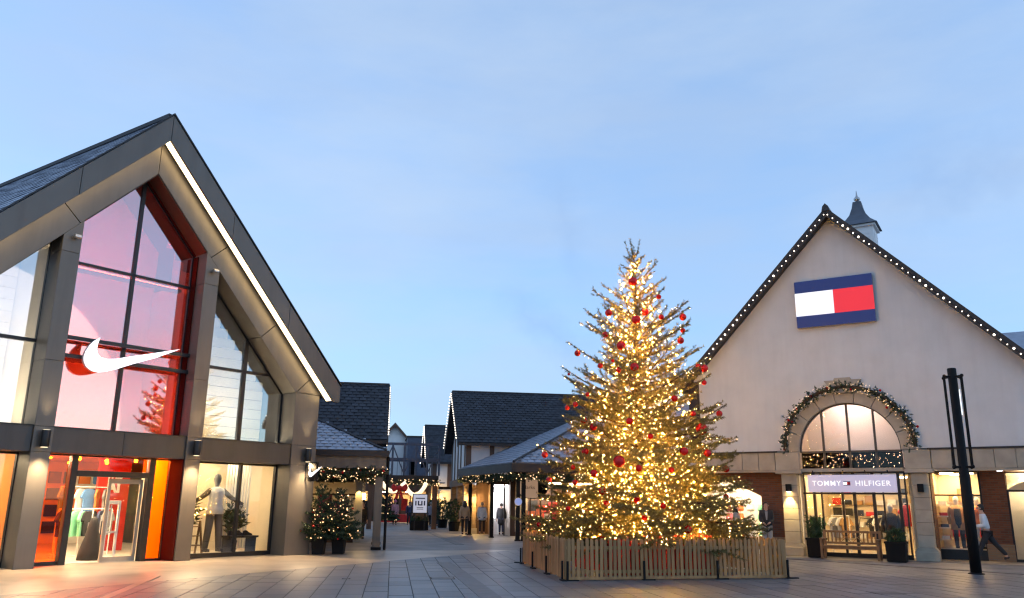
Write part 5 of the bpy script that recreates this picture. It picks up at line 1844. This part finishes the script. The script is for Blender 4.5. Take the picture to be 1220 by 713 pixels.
MB().box(q[0] - .9, q[0] + .9, q[1] - .05, q[1] + .06, 2.62, 2.95).build('lintel', 'timber', dw)
MB().box(q[0] - .44, q[0] - .34, q[1] + .3, q[1] + .4, .9, 2.2).build('light_tube', 'lamp_cool', dw)

# --- left side: canopy with slate roof right of the grey store
pl_ = st_(at(460, 538, 30.0))
xl, yl, zl = pl_
L = sthing('canopy_building', 'slate hipped canopy, coloured as sky lit, on timber posts, right of the grey store', 'canopy')
kl = .48
dep = 5.0
xL0 = xl - 9
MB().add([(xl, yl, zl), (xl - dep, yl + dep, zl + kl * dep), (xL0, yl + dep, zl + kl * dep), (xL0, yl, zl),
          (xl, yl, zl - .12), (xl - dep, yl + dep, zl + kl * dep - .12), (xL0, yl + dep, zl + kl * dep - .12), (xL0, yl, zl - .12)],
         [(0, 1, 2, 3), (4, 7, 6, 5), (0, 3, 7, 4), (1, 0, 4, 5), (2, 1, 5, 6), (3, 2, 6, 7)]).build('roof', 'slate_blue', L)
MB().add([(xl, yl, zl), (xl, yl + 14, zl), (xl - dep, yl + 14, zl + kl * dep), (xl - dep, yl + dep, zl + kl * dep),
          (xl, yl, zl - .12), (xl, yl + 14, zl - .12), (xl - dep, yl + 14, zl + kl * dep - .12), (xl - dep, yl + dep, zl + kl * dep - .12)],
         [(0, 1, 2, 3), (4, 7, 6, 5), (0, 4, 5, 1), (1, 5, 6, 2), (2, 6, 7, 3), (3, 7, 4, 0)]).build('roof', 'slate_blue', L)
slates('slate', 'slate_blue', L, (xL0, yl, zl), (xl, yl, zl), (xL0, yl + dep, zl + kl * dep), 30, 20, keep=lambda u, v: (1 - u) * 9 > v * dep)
MB().tube([(xl, yl, zl + .04), (xl - dep, yl + dep, zl + kl * dep + .04)], .06, 6).build('hip_cap', 'ridge', L)
MB().box(xL0, xl + .12, yl - .14, yl - .01, zl - .20, zl + .02).build('gutter', 'verge', L)
MB().box(xL0, xl + .02, yl - .05, yl + .10, zl - .62, zl - .2).build('fascia', 'oak', L)
MB().box(xl - .02, xl + .12, yl + .1, yl + 14, zl - .22, zl + .0).build('gutter', 'verge', L)
MB().box(xl - .1, xl + .02, yl + .1, yl + 14, zl - .62, zl - .2).build('fascia', 'oak', L)
MB().box(xL0, xl - .1, yl + .1, yl + 14, zl - .45, zl - .40).build('soffit', 'timber', L)
for k, y in enumerate((.15, 3.9, 7.6, 11.5)):
    MB().box(xl - .34, xl - .06, yl + y - .13, yl + y + .13, 0.1, zl - .6).build('post', 'oak', L)
    MB().box(xl - .38, xl - .02, yl + y - .17, yl + y + .17, 0, .1).build('post_foot', 'black', L)
MB().tube([(xl + .1, yl + .1, 0), (xl + .1, yl + .1, zl - .2)], .05, 8).build('downpipe', 'black', L)
# shops under the canopy: stone pier lit yellow, windows with lights
xw = xl - .85
MB().box(xw - .3, xw + .0, yl + 5.2, yl + 6.1, 0, 2.6).build('stone_pier', 'stone', L)
MB().box(xw - .3, xw + .0, yl + 10.5, yl + 11.4, 0, 2.6).build('stone_pier', 'stone', L)
MB().box(xL0, xw + .05, yl + 5, yl + 14, 2.6, zl - .4).build('shop_fascia', 'timber', L)
MB().box(xL0 + .6, xw - .3, yl + 5.4, yl + 5.6, 0, .5).build('stall_riser', 'timber', L)
room(L, xL0 + 1, xw - .3, yl + 5.7, yl + 13, 2.6, 'cream', [(xL0 + 2.2, yl + 7), (xL0 + 4.2, yl + 7), (xL0 + 4.2, yl + 10)], 'lamp_y', openy='-', openx='+')
fl_ = MB()
for a in (0, .9, 1.8, 2.7, 3.6, 4.5):
    fl_.box(xL0 + 1.4 + a, xL0 + 1.48 + a, yl + 5.5, yl + 5.6, .5, 2.6)
for b in (7.2, 8.3, 9.4):
    fl_.box(xw - .25, xw - .15, yl + b, yl + b + .08, 0, 2.6)
fl_.box(xL0 + 1, xw - .3, yl + 5.5, yl + 5.6, 1.9, 1.97)
fl_.build('shopfront', 'timber', L)
goods(L, xL0 + 1.4, xw - .6, yl + 6.6, .5, 2.1, 9, SOFT)
MB().box(xw - .1, xw + .12, yl + 5.4, yl + 5.55, 1.75, 2.0).build('wall_lamp', 'lamp_y', L)
spot(L, (xw - .15, yl + 5.05, 2.2), (0, .25, -1), 60, 80, (1, .66, .22))
for yy in (3.9, 7.6):
    MB().box(xL0 + 2, xl - .1, yl + yy, yl + yy + .15, zl - .75, zl - .45).build('cross_beam', 'timber', L)
garland('eave_garland', 'garland with red balls under the front of the left canopy', 'garland', [sw_(xl - 3.4 + 3.5 * k / 10, yl - .02, zl - .78) for k in range(11)], .2, np.random.default_rng(31), 70, baub=12, br=.02)
garland('eave_garland', 'garland with small lights across the back beam of the left canopy', 'garland', [sw_(xl - 3.6 + 3.4 * k / 10, yl + 3.8, zl - .82) for k in range(11)], .18, np.random.default_rng(32), 60, baub=6, br=.022)
# --- building A behind the canopy, ridge across
pa = st_(at(462, 520, 36.0))
A, yma, sa_ = gable_house('dark slate roofed house rising behind the left canopy', pa[0] - 12, pa[0] - .5, pa[1] + .2, pa[1] + 7.4, pa[2] + .12, 7.25, 'timber', .5, ground=3.2)
verge_string('white bulbs down the gable edge behind the left canopy', pa[0] + .06, pa[1], yma, pa[1] + 7.6, pa[2] + .05, 7.2, 22, .028)
MB().box(pa[0] - .55, pa[0] - .49, pa[1] + .3, pa[1] + .8, 3.2, 4.7).build('timber_post', 'timber', A)
MB().box(pa[0] - 1.9, pa[0] - 1.2, pa[1] + .14, pa[1] + .19, 3.4, 4.5).build('timber_panel', 'cream', A)

# --- far end: footbridge, white gable, dark block
pf0, pf1 = st_(at(450, 566, 52)), st_(at(512, 566, 52))
FB = sthing('footbridge', 'dark blue timber footbridge with braced railing across the street', 'bridge')
zf = pf0[2]
x0, x1, y0 = pf0[0] - .6, pf1[0] + .6, pf0[1]
MB().box(x0, x1, y0, y0 + 2.4, zf - .28, zf).build('deck', 'verge', FB)
M['bluepaint'] = pm('blue_paint', (0.06, 0.075, 0.12), 0.5, 0.15, 3)
for z in (zf + 1.0, zf + 1.95):
    MB().box(x0, x1, y0, y0 + .12, z - .08, z + .08).build('rail', 'bluepaint', FB)
MB().box(x0, x1, y0 + 2.2, y0 + 2.3, zf + .95, zf + 1.05).build('rail', 'bluepaint', FB)
n = 6
for k in range(n + 1):
    x = x0 + (x1 - x0) * k / n
    MB().box(x - .06, x + .06, y0 - .02, y0 + .14, zf, zf + 2.0).build('post', 'bluepaint', FB)
    if k < n and k % 2:
        xn = x0 + (x1 - x0) * (k + 1) / n
        MB().beam((x, y0 + .06, zf + .1), (xn, y0 + .06, zf + 1.85), .07).build('brace', 'bluepaint', FB)
    elif k < n:
        xn = x0 + (x1 - x0) * (k + 1) / n
        MB().beam((xn, y0 + .06, zf + .1), (x, y0 + .06, zf + 1.85), .07).build('brace', 'bluepaint', FB)
for k in range(16):
    x = x0 + (x1 - x0) * (k + .5) / 16
    MB().box(x - .012, x + .012, y0 + .04, y0 + .07, zf, zf + .95).build('baluster', 'bluepaint', FB)
for x in (x0 + .2, x1 - .2):
    MB().box(x - .15, x + .15, y0 + .1, y0 + .4, 0, zf - .28).build('pier', 'timber', FB)
garland('bridge_garland', 'garland with white lights hung beneath the footbridge', 'garland', [sw_(x0 + (x1 - x0) * k / 8, y0 - .1, zf - .42) for k in range(9)], .22, np.random.default_rng(41), 70, br=.032)
sgl = thing('light_swag', 'glowing cream swag of lights looped below the footbridge', 'lights', (0, 0, 0), SR)
mb = MB()
pts = []
for k in range(33):
    f = k / 32
    x = st_(at(455 + 54 * f, 580, 51))[0]
    dz = -.55 * abs(math.sin(f * math.pi * 2)) ** .8 if f < .5 else -.75 * abs(math.sin((f - .5) * 2 * math.pi)) ** .8
    pts.append((x, y0 - .4, zf - .45 + dz))
MB().tube(pts, .13, 8).build('swag', em('swag', (1, .72, .40), 1.6), sgl)
# white gable house beyond
pw = st_(at(471, 504, 96))
W = sthing('white_house', 'white gabled house beyond the footbridge', 'building')
MB().prism([(pw[0] - 4.2, 0), (pw[0] + 4.2, 0), (pw[0] + 4.2, pw[2] - 4.6), (pw[0], pw[2] - .25), (pw[0] - 4.2, pw[2] - 4.6)], pw[1], pw[1] + 10, 'y').build('wall', 'white', W)
for sgn in (-1, 1):
    MB().prism([(pw[0], pw[2]), (pw[0] + sgn * 4.7, pw[2] - 5.1), (pw[0] + sgn * 4.7, pw[2] - 5.4), (pw[0], pw[2] - .3)], pw[1] - .5, pw[1] + 10, 'y').build('roof', 'slate', W)
    MB().prism([(pw[0], pw[2] - .02), (pw[0] + sgn * 4.7, pw[2] - 5.12), (pw[0] + sgn * 4.7, pw[2] - 5.5), (pw[0], pw[2] - .4)], pw[1] - .56, pw[1] - .5, 'y').build('barge_board', 'timber', W)
for a in (-2.2, 1.2):
    wf = MB().box(pw[0] + a, pw[0] + a + 1, pw[1] - .06, pw[1] - .003, 4.6, 6.0).build('window', 'frame', W)
    MB().box(pw[0] + a + .08, pw[0] + a + .92, pw[1] - .07, pw[1] - .062, 4.7, 5.9).build('pane', 'glass_dark', wf)
pk_ = st_(at(486, 521, 90)), st_(at(502, 521, 90))
K = sthing('dark_block', 'flat topped dark blue block right of the white gable house', 'building')
MB().box(pk_[0][0], pk_[1][0] + 3, pk_[0][1], pk_[0][1] + 8, 0, pk_[0][2]).build('wall', 'bluepaint', K)
MB().box(pk_[0][0] - .1, pk_[1][0] + 3.1, pk_[0][1] - .1, pk_[0][1] + 8.1, pk_[0][2], pk_[0][2] + .15).build('parapet', 'verge', K)
wf = MB().box(pk_[0][0] + .3, pk_[0][0] + 1.1, pk_[0][1] - .05, pk_[0][1] - .003, 4.4, 6.2).build('window', 'frame', K)
MB().box(pk_[0][0] + .36, pk_[0][0] + 1.04, pk_[0][1] - .06, pk_[0][1] - .052, 4.5, 6.1).build('pane', 'glass_dark', wf)
# row of shops closing the street under the bridge
qe = st_(at(450, 625, 72)), st_(at(520, 625, 72))
EN = sthing('street_end_shop', 'dark shopfront closing the far end of the street beneath the footbridge', 'shop')
ex0, ex1, ey = qe[0][0] - 4, qe[1][0] + 1.5, qe[0][1]
MB().box(ex0, ex1, ey, ey + .3, 2.5, 3.6).build('fascia', 'timber', EN)
room(EN, ex0, ex1, ey + .4, ey + 3, 2.5, 'cream', [(ex0 + 2.0 + 2.3 * k, ey + 1.4) for k in range(4)], 'lamp_y', openy='-')
fe = MB()
for k in range(10):
    x = ex0 + (ex1 - ex0) * k / 9
    fe.box(x - .12, x + .12, ey + .1, ey + .3, 0, 2.5)
fe.box(ex0, ex1, ey + .1, ey + .3, 0, .9)
fe.build('shopfront', 'timber', EN)
goods(EN, ex0, ex1, ey + .9, .2, 2.2, 16, SOFT + ['darkcloth', 'darkcloth', 'timber'])
MB().prism([(ey - .2, 3.6), (ey + 5, 3.9), (ey + 5, 3.7), (ey - .2, 3.4)], ex0, ex1, 'x').build('roof', 'slate', EN)
rb = sthing('red_bow', 'big red bow hung below the footbridge at the far end of the street', 'decoration')
pb = st_(at(476, 582, 50.5))
for s in (-1, 1):
    MB().prism([(pb[0], pb[2]), (pb[0] + s * .40, pb[2] + .30), (pb[0] + s * .52, pb[2] + .03), (pb[0] + s * .36, pb[2] - .24)], pb[1] - .15, pb[1] + .15, 'y').build('loop', 'redcloth', rb, bevel=.08)
    MB().prism([(pb[0], pb[2]), (pb[0] + s * .1, pb[2] - .1), (pb[0] + s * .28, pb[2] - .62), (pb[0] + s * .08, pb[2] - .6)], pb[1] - .04, pb[1] + .04, 'y').build('tail', 'redcloth', rb)
MB().ball((pb[0], pb[1] - .1, pb[2]), .18, 10, 8).build('knot', 'redcloth', rb, True)
MB().tube([(pb[0], pb[1], pb[2] + .1), (pb[0], pb[1], zf - .3)], .01, 4).build('cord', 'black', rb)
# red stall at the far end
rst = sthing('red_stall', 'low red barrow stall with lights at the far end of the street', 'stall')
pt = st_(at(470, 626, 64)), st_(at(490, 626, 64))
MB().box(pt[0][0] - 1.2, pt[1][0], pt[0][1] + 1, pt[0][1] + 2, .1, .7).build('counter', 'redcloth', rst)
for a in (0, .9):
    for x in (pt[0][0] - 1.1, pt[1][0] - .1):
        MB().box(x - .03, x + .03, pt[0][1] + 1.05 + a, pt[0][1] + 1.1 + a, 0, 2.2).build('post', 'timber', rst)
MB().box(pt[0][0] - 1.3, pt[1][0] + .1, pt[0][1] + .9, pt[0][1] + 2.1, 2.2, 2.3).build('canopy', 'redcloth', rst)
# lit fir at the far left of the street end
pq = at(459, 623, 60)
ft = thing('distant_fir', 'distant dark fir with tiny lights under the left end of the footbridge', 'tree', (pq.x, pq.y, 0))
g2 = np.random.default_rng(77)
lm, tw = fir_skeleton(2.9, .4, lambda z: float(np.interp(z, [.4, 2.9], [.95, .08])), 60, g2)
MB().tube([(0, 0, 0), (0, 0, 2.8)], [.07, .01], 6).build('trunk', 'bark', ft)
obj('crown', needle_mesh(tw, g2, .012, .12, .04), 'needle_dark', ft)
l = thing('fairy_lights', 'red and white fairy lights on the distant fir', 'fairy lights', (pq.x, pq.y, 0))
obj('bulb', octa_mesh([np.array(tw[i][1]) for i in g2.choice(len(tw), 90)], g2.uniform(.02, .035, 90)), 'bulb_s', l, stuff=True)
# sign board over a planter box in the street
pg = st_(at(499, 632, 50.8))
pbx = sthing('street_planter', 'dark planter box under the white map board in mid street', 'planter')
MB().box(pg[0] - .55, pg[0] + .55, pg[1] - .3, pg[1] + .3, 0, .55).build('box', 'black', pbx, bevel=.02)
sg_ = [((rnd.uniform(-.5, .5), rnd.uniform(-.25, .25), .5),) for _ in range(70)]
obj('foliage', needle_mesh([(np.array([pg[0] + a[0][0], pg[1] + a[0][1], .5]), np.array([pg[0] + a[0][0] * 1.1, pg[1] + a[0][1] * 1.1, .5 + rnd.uniform(.1, .35)])) for a in sg_], g2, .012, .1, .03, 'foliage'), 'leaf', pbx)
ps = sthing('map_board', 'white poster board on a post over the planter in mid street', 'sign')
MB().box(pg[0] - .46, pg[0] + .46, pg[1] - .38, pg[1] - .34, .98, 2.14).build('frame', 'frame', ps)
MB().box(pg[0] - .41, pg[0] + .41, pg[1] - .39, pg[1] - .382, 1.03, 2.09).build('poster', em('poster', (.75, .78, .95), .35, (.7, .72, .8)), ps)
mb = MB()
for a0, b0, c0, d0 in ((-.28, .28, 1.84, 1.90), (-.3, -.22, 1.45, 1.72), (.22, .3, 1.45, 1.72), (-.14, -.06, 1.45, 1.72), (.06, .14, 1.45, 1.72), (-.06, .06, 1.45, 1.52), (-.2, .2, 1.30, 1.34), (-.2, .2, 1.22, 1.25)):
    mb.box(pg[0] + a0, pg[0] + b0, pg[1] - .394, pg[1] - .391, c0, d0)
mb.build('print', 'navycloth', ps, stuff=True)
for s in (-.3, .3):
    MB().box(pg[0] + s - .03, pg[0] + s + .03, pg[1] - .36, pg[1] - .31, 0, 1.0).build('post', 'frame', ps)
# dark shrubs in tubs beside the big gable
for (x, y, Y, r_, lab) in ((541, 627, 50, .55, 'dark clipped shrub in a tub before the big gable pier'), (527, 626, 56, .65, 'broad dark shrub in a tub beyond the big gable corner'), (516, 624, 62, .5, 'farthest dark shrub in a tub along the right shops')):
    q = at(x, y, Y)
    t = thing('tub_shrub', lab, 'shrub', (q.x, q.y, 0))
    MB().lathe([(.3, 0), (.36, .5), (.38, .5), (.38, .55)], 14).build('tub', 'black', t)
    sgs = []
    for _ in range(220):
        v = g2.normal(size=3)
        v /= np.linalg.norm(v)
        p = np.array([0, 0, 1.15]) + v * np.array([r_, r_, .7]) * g2.uniform(.55, 1)
        sgs.append((p, p + v * .1))
    obj('foliage', needle_mesh(sgs, g2, .01, .14, .06, 'foliage'), 'leaf', t)
    MB().tube([(0, 0, .4), (0, 0, 1.3)], .04, 6).build('stem', 'bark', t)
# wall lanterns on the piers
for (q, lab) in ((sw_(xg + .3, pe[1] - .2, 1.85), 'lit lantern on the nearest yellow pier of the big gable'), (sw_(xc + .3, pc[1] - .2, 2.0), 'lit lantern over the right shops near the footbridge')):
    t = thing('wall_lantern', lab, 'lantern', q, SR)
    MB().box(-.09, .09, -.09, .09, .12, .2).build('hood', 'black', t)
    MB().box(-.07, .07, -.07, .07, -.14, .12).build('lens', 'lamp_y', t)
    MB().box(-.02, .25, -.02, .02, .14, .18).build('bracket', 'black', t)
    d = bpy.data.lights.new('lantern_glow', 'POINT')
    d.energy = 260 * EK
    d.color = (1, .62, .2)
    d.shadow_soft_size = .08
    o = bpy.data.objects.new('lantern_glow', d)
    C.objects.link(o)
    o.parent = t
    o.location = (0, -.16, 0)
# roof beyond the white gabled shop, at the right edge
RBk = TF.thing('rear_roof', 'grey blue slate roof showing behind the right slope of the white shop', 'building', 0, 0, 0)
MB().prism([(6.0, 0), (16, 0), (16, 6.8), (6.0, 6.8)], 9, 17, 'y').build('wall', 'render', RBk)
MB().hexa([(5.6, 8.4, 6.9), (16.4, 8.4, 6.9), (16.4, 13, 9.4), (5.6, 13, 9.4)], [(5.6, 8.4, 7.1), (16.4, 8.4, 7.1), (16.4, 13, 9.6), (5.6, 13, 9.6)]).build('roof', 'slate_blue', RBk)
# ------------------------------------------------------------------ people
def skin_obj(name, pts, edges, mat, parent, sub=2, root=0):
    """one continuous surface grown round a skeleton: pts = [(pos, rx, ry)]"""
    me = bpy.data.meshes.new(name)
    me.from_pydata([tuple(p[0]) for p in pts], edges, [])
    o = obj(name, me, mat, parent)
    s = o.modifiers.new('skin', 'SKIN')
    s.use_smooth_shade = True
    for i, p in enumerate(pts):
        v = me.skin_vertices[0].data[i]
        v.radius = (p[1], p[2])
        v.use_root = (i == root)
    o.modifiers.new('subdivision', 'SUBSURF').levels = sub
    o.modifiers['subdivision'].render_levels = sub
    return o


def ik(a, c, l1, l2, pole):
    a, c = Vector(a), Vector(c)
    d = c - a
    L = min(d.length, (l1 + l2) * .999)
    d = d.normalized()
    x = (l1 * l1 - l2 * l2 + L * L) / (2 * L)
    h = math.sqrt(max(0, l1 * l1 - x * x))
    p = Vector(pole)
    p = (p - d * p.dot(d)).normalized()
    return a + d * x + p * h, a + d * L


def person(label, loc, face, h=1.7, top='darkcloth', legs='darkcloth', hair=(.03, .02, .015), hem=.85, step=(.25, -.25), lift=(0, .03), lean=0.0, hands=None, collar=None, shoes='darkcloth', wide=1.0, hat=None, longhair=False, scarf=None):
    """face: heading in degrees right of straight ahead; step: forward offset of left and right foot"""
    k = h / 1.75
    t = thing('person', label, 'person', loc, R(-face))
    hipz = .93 * k
    F = lambda z: lean * (z - hipz)          # how far forward the spine is at height z
    V3 = Vector
    pel, wa, ch, nk = V3((0, 0, .98 * k)), V3((0, F(1.12 * k), 1.12 * k)), V3((0, F(1.32 * k), 1.32 * k)), V3((0, F(1.49 * k), 1.49 * k))
    hd = V3((0, F(1.56 * k) + .02, 1.56 * k))
    P, E_ = [], []

    def add(p, rx, ry, link=None):
        P.append((V3(p), rx * k, ry * k))
        if link is not None:
            E_.append((link, len(P) - 1))
        return len(P) - 1
    i0 = add(pel, .145, .105)
    i1 = add(wa, .125, .095, i0)
    i2 = add(ch, .150, .105, i1)
    i3 = add(nk, .055, .055, i2)
    i4 = add(hd, .062, .068, i3)
    i5 = add(hd + V3((0, .012, .09 * k)), .078, .092, i4)
    i6 = add(hd + V3((0, .0, .175 * k)), .050, .06, i5)
    joints = {}
    for s, nm in ((-1, 'l'), (1, 'r')):
        st_p = step[0 if s < 0 else 1] * k
        an = V3((s * .09 * k, st_p, .085 * k + lift[0 if s < 0 else 1]))
        hp = V3((s * .09 * k, 0, hipz))
        kn, an = ik(hp, an, .44 * k, .43 * k, (0, 1, .05))
        a = add(hp, .092, .095, i0)
        b = add(kn, .060, .062, a)
        c = add(an, .040, .042, b)
        back = lift[0 if s < 0 else 1] > .01 and st_p < 0
        toe = an + (V3((0, .10, -.09)) if back else V3((0, .15, -.055))) * k
        d = add(toe, .036, .026, c)
        sh = V3((s * .185 * k, F(1.42 * k), 1.42 * k))
        hh = hands[nm] if hands else (s * .26, st_p * -.5 + .04, .80)
        wr = V3((hh[0] * k, hh[1] * k, hh[2] * k))
        el, wr = ik(sh, wr, .30 * k, .27 * k, (s * .5, -1, -.1))
        e = add(sh, .062, .06, i2)
        f = add(el, .042, .042, e)
        g = add(wr, .028, .03, f)
        dv = (wr - el).normalized()
        pm_ = wr + dv * .085 * k
        hn = add(pm_, .022, .038, g)
        side = V3((0, 1, 0)) - dv * dv.y
        side = side.normalized() if side.length > .1 else V3((1, 0, 0))
        inw = V3((-s, 0, 0))
        for q in range(4):
            o_ = side * (.03 - .02 * q) * k
            fl = (.075, .085, .08, .06)[q] * k
            x1 = add(pm_ + o_ + dv * fl * .5, .009, .009, hn)
            add(pm_ + o_ + dv * fl * .85 + inw * .02 * k, .007, .007, x1)
        x1 = add(wr + side * .045 * k + dv * .045 * k, .011, .011, g)
        add(wr + side * .055 * k + dv * .085 * k + inw * .012, .009, .009, x1)
        joints[nm] = (sh, el, wr, hp, kn, an, toe)
    skin_obj('body', P, E_, 'skin', t)
    # trousers
    T_, TE = [(pel, .155 * k, .118 * k)], []
    for nm in 'lr':
        sh, el, wr, hp, kn, an, toe = joints[nm]
        b = len(T_)
        T_ += [(hp - V3((0, 0, .03)), .112 * k, .108 * k), (kn, .078 * k, .080 * k), (an + V3((0, 0, .03 * k)), .060 * k, .064 * k)]
        TE += [(0, b), (b, b + 1), (b + 1, b + 2)]
        SH = [(an, .052 * k, .052 * k), (an + (toe - an) * .5 - V3((0, 0, .0)), .046 * k, .042 * k), (toe, .040 * k, .03 * k)]
        heel = an + V3((0, -.05, -.035)) * k
        skin_obj('shoe', SH + [(heel, .04 * k, .036 * k)], [(0, 1), (1, 2), (0, 3)], shoes, t, 1)
    skin_obj('trousers', T_, TE, legs, t)
    # coat
    W = wide
    cz = hem * k
    Cc_ = [(ch, .185 * k * W, .135 * k * W), (wa, .175 * k * W, .13 * k * W), (pel, .185 * k * W, .14 * k * W), (nk - V3((0, 0, .035 * k)), .085 * k, .08 * k)]
    CE = [(0, 1), (1, 2), (0, 3)]
    if cz < .9 * k:
        Cc_.append((V3((0, 0, (cz + .98 * k) / 2)), .195 * k * W, .155 * k * W))
        Cc_.append((V3((0, -.01, cz)), .20 * k * W, .165 * k * W))
        CE += [(2, 4), (4, 5)]
    for nm, s in (('l', -1), ('r', 1)):
        sh, el, wr, hp, kn, an, toe = joints[nm]
        b = len(Cc_)
        Cc_ += [(sh, .082 * k * W, .078 * k * W), (el, .066 * k * W, .064 * k * W), (wr - (wr - el) * .08, .052 * k * W, .052 * k * W)]
        CE += [(0, b), (b, b + 1), (b + 1, b + 2)]
    skin_obj('coat', Cc_, CE, top, t)
    if scarf:
        MB().lathe([(.07 * k, -.05), (.115 * k, -.02), (.115 * k, .04), (.07 * k, .06)], 12).build('scarf', scarf, t, True).location = nk
    if collar:
        MB().prism([(-.05, .0), (.05, .0), (.02, -.3), (-.02, -.3)], .0, .02, 'y').build('shirt_front', collar, t).location = ch + V3((0, .125 * k * W, .13 * k))
    # hair and face
    hm = pm('hair_' + str(len(bpy.data.materials)), hair, .6, .2, 12)
    hc = hd + V3((0, -.012, .105 * k))
    hb = MB().ball((0, 0, 0), .1, 14, 9, 1.12)
    hb.v = [(x * k * .98, y * k * 1.08, z * k) for x, y, z in hb.v]
    hb.v = [(x, min(y, .045 * k) if z < .045 * k else y, z if z > -.055 * k or longhair else max(z, -.075 * k)) for x, y, z in hb.v]
    ho = hb.build('hair', hm, t, True)
    ho.location = hc
    if longhair:
        MB().lathe([(.05, -.28 * k), (.10, -.2 * k), (.105, -.05 * k), (.06, .02)], 12).build('hair', hm, t, True).location = hc + V3((0, -.035, 0))
    if hat:
        MB().lathe([(.112 * k, -.01), (.118 * k, .05 * k), (.09 * k, .12 * k), (.03, .15 * k)], 14).ball((0, 0, .16 * k), .04, 8, 6).build('hat', hat, t, True).location = hc
    fc = hd + V3((0, .012, .085 * k))
    for s in (-1, 1):
        MB().ball((s * .032 * k, .085 * k, .015 * k), .011 * k, 8, 6).build('eye', 'darkcloth', t, True).location = fc
        MB().ball((s * .082 * k, -.005, -.005), .022 * k, 8, 6).build('ear', 'skin', t, True).location = fc
    MB().prism([(-.012 * k, 0), (.012 * k, 0), (.004, .04 * k), (-.004, .04 * k)], .07 * k, .112 * k, 'y').build('nose', 'skin', t).location = fc + V3((0, 0, -.025 * k))
    MB().box(-.022 * k, .022 * k, .08 * k, .096 * k, -.055 * k, -.047 * k).build('mouth', 'redwall', t).location = fc
    return t


def g(x, y, Y):
    p = at(x, y, Y)
    return (p.x, p.y, .012)


M['beige'] = pm('beige_cloth', (0.36, 0.26, 0.17), .85, .12, 6)
M['lilac'] = pm('lilac_cloth', (0.30, 0.29, 0.38), .85, .12, 6)
M['blush'] = pm('blush_cloth', (0.45, 0.22, 0.25), .85, .12, 6)
M['brown'] = pm('brown_cloth', (0.12, 0.08, 0.055), .85, .12, 6)
person('woman in beige jacket and dark scarf walking away up the street', g(553, 638, 43.6), -4, 1.72, 'beige', 'darkcloth', (.02, .018, .018), .80, (.30, -.34), (0, .05), scarf='navycloth', longhair=True, wide=1.08)
person('person with fair hair in white padded coat walking away up the street', g(574, 637, 44.6), 4, 1.66, 'whitecloth', 'darkcloth', (.35, .30, .24), .76, (-.32, .28), (.05, 0), wide=1.16, shoes='camel')
person('person in long black coat walking away near the verandah corner post', g(597, 637, 44.8), 0, 1.62, 'darkcloth', 'navycloth', (.02, .016, .014), .52, (.14, -.18), (0, .03), wide=1.15)
person('person in brown jacket standing before the bright white doorway', g(603, 630.5, 47.0), 120, 1.74, 'brown', 'darkcloth', (.06, .035, .02), .78, (.03, -.03), (0, 0))
person('person in pink coat and pale hat walking at the far street end', g(470, 624, 60.0), 170, 1.7, 'blush', 'darkcloth', (.1, .07, .05), .72, (.26, -.24), (0, .04), hat='pinkcloth', wide=1.15)
person('person in blue lilac jacket just right of the white map board', g(512.5, 624, 57.0), 10, 1.62, 'lilac', 'darkcloth', (.25, .22, .2), .8, (.24, -.22), (0, .04), wide=1.1)
person('person all in black right of the blue lilac jacket', g(519, 625.5, 57.6), -10, 1.68, 'darkcloth', 'darkcloth', (.015, .012, .01), .7, (.08, -.1))
person('dark dressed person left of the white map board', g(487, 624, 61.0), 165, 1.62, 'navycloth', 'darkcloth', (.02, .015, .012), .7, (.1, -.1))
mp_ = TF.w(-.82, -.3)
person('dark haired man in dark jacket and grey scarf looking at his hands, left arcade', (mp_.x, mp_.y, .015), 195, 1.79, 'darkcloth', 'greycloth', (.02, .015, .012), .72, (.03, -.02), (0, 0), hands={'l': (-.08, .30, 1.06), 'r': (.10, .32, 1.04)}, collar='greycloth', wide=1.1)
wp_ = TF.w(-1.95, -.1)
person('dark haired woman in pale grey coat holding a red bag, beside the fir', (wp_.x, wp_.y, .015), 120, 1.68, 'greycloth', 'darkcloth', (.02, .015, .012), .62, (.12, -.1), (0, .02), hands={'l': (-.12, .26, 1.0), 'r': (.14, .26, .98)}, longhair=True)
bgp = wp_ + Vector((.28, -.3, 0))
bg = thing('hand_bag', 'red bag held by the woman in the grey coat', 'bag', (bgp.x, bgp.y, .86))
MB().hexa([(-.17, -.08, 0), (.17, -.08, 0), (.17, .08, 0), (-.17, .08, 0)], [(-.14, -.05, .24), (.14, -.05, .24), (.14, .05, .24), (-.14, .05, .24)]).build('bag_body', 'redcloth', bg, bevel=.02)
MB().tube([(-.09, 0, .23), (-.07, 0, .36), (.07, 0, .36), (.09, 0, .23)], .012, 6).build('handle', 'redcloth', bg)
rp = TF.w(5.92, .15)
person('man in pale shirt and dark trousers striding left past the yellow window', (rp.x, rp.y, .015), -66, 1.78, 'whitecloth', 'darkcloth', (.02, .015, .012), .90, (.34, -.52), (0, .07), lean=.12, hands={'l': (-.14, .30, 1.08), 'r': (.14, .30, 1.08)}, wide=1.0)
person('dark figure standing inside the left canopy beside the lit pier', g(431, 640, 38.0), 200, 1.68, 'darkcloth', 'darkcloth', (.02, .015, .012), .6, (.04, -.04), (0, 0))
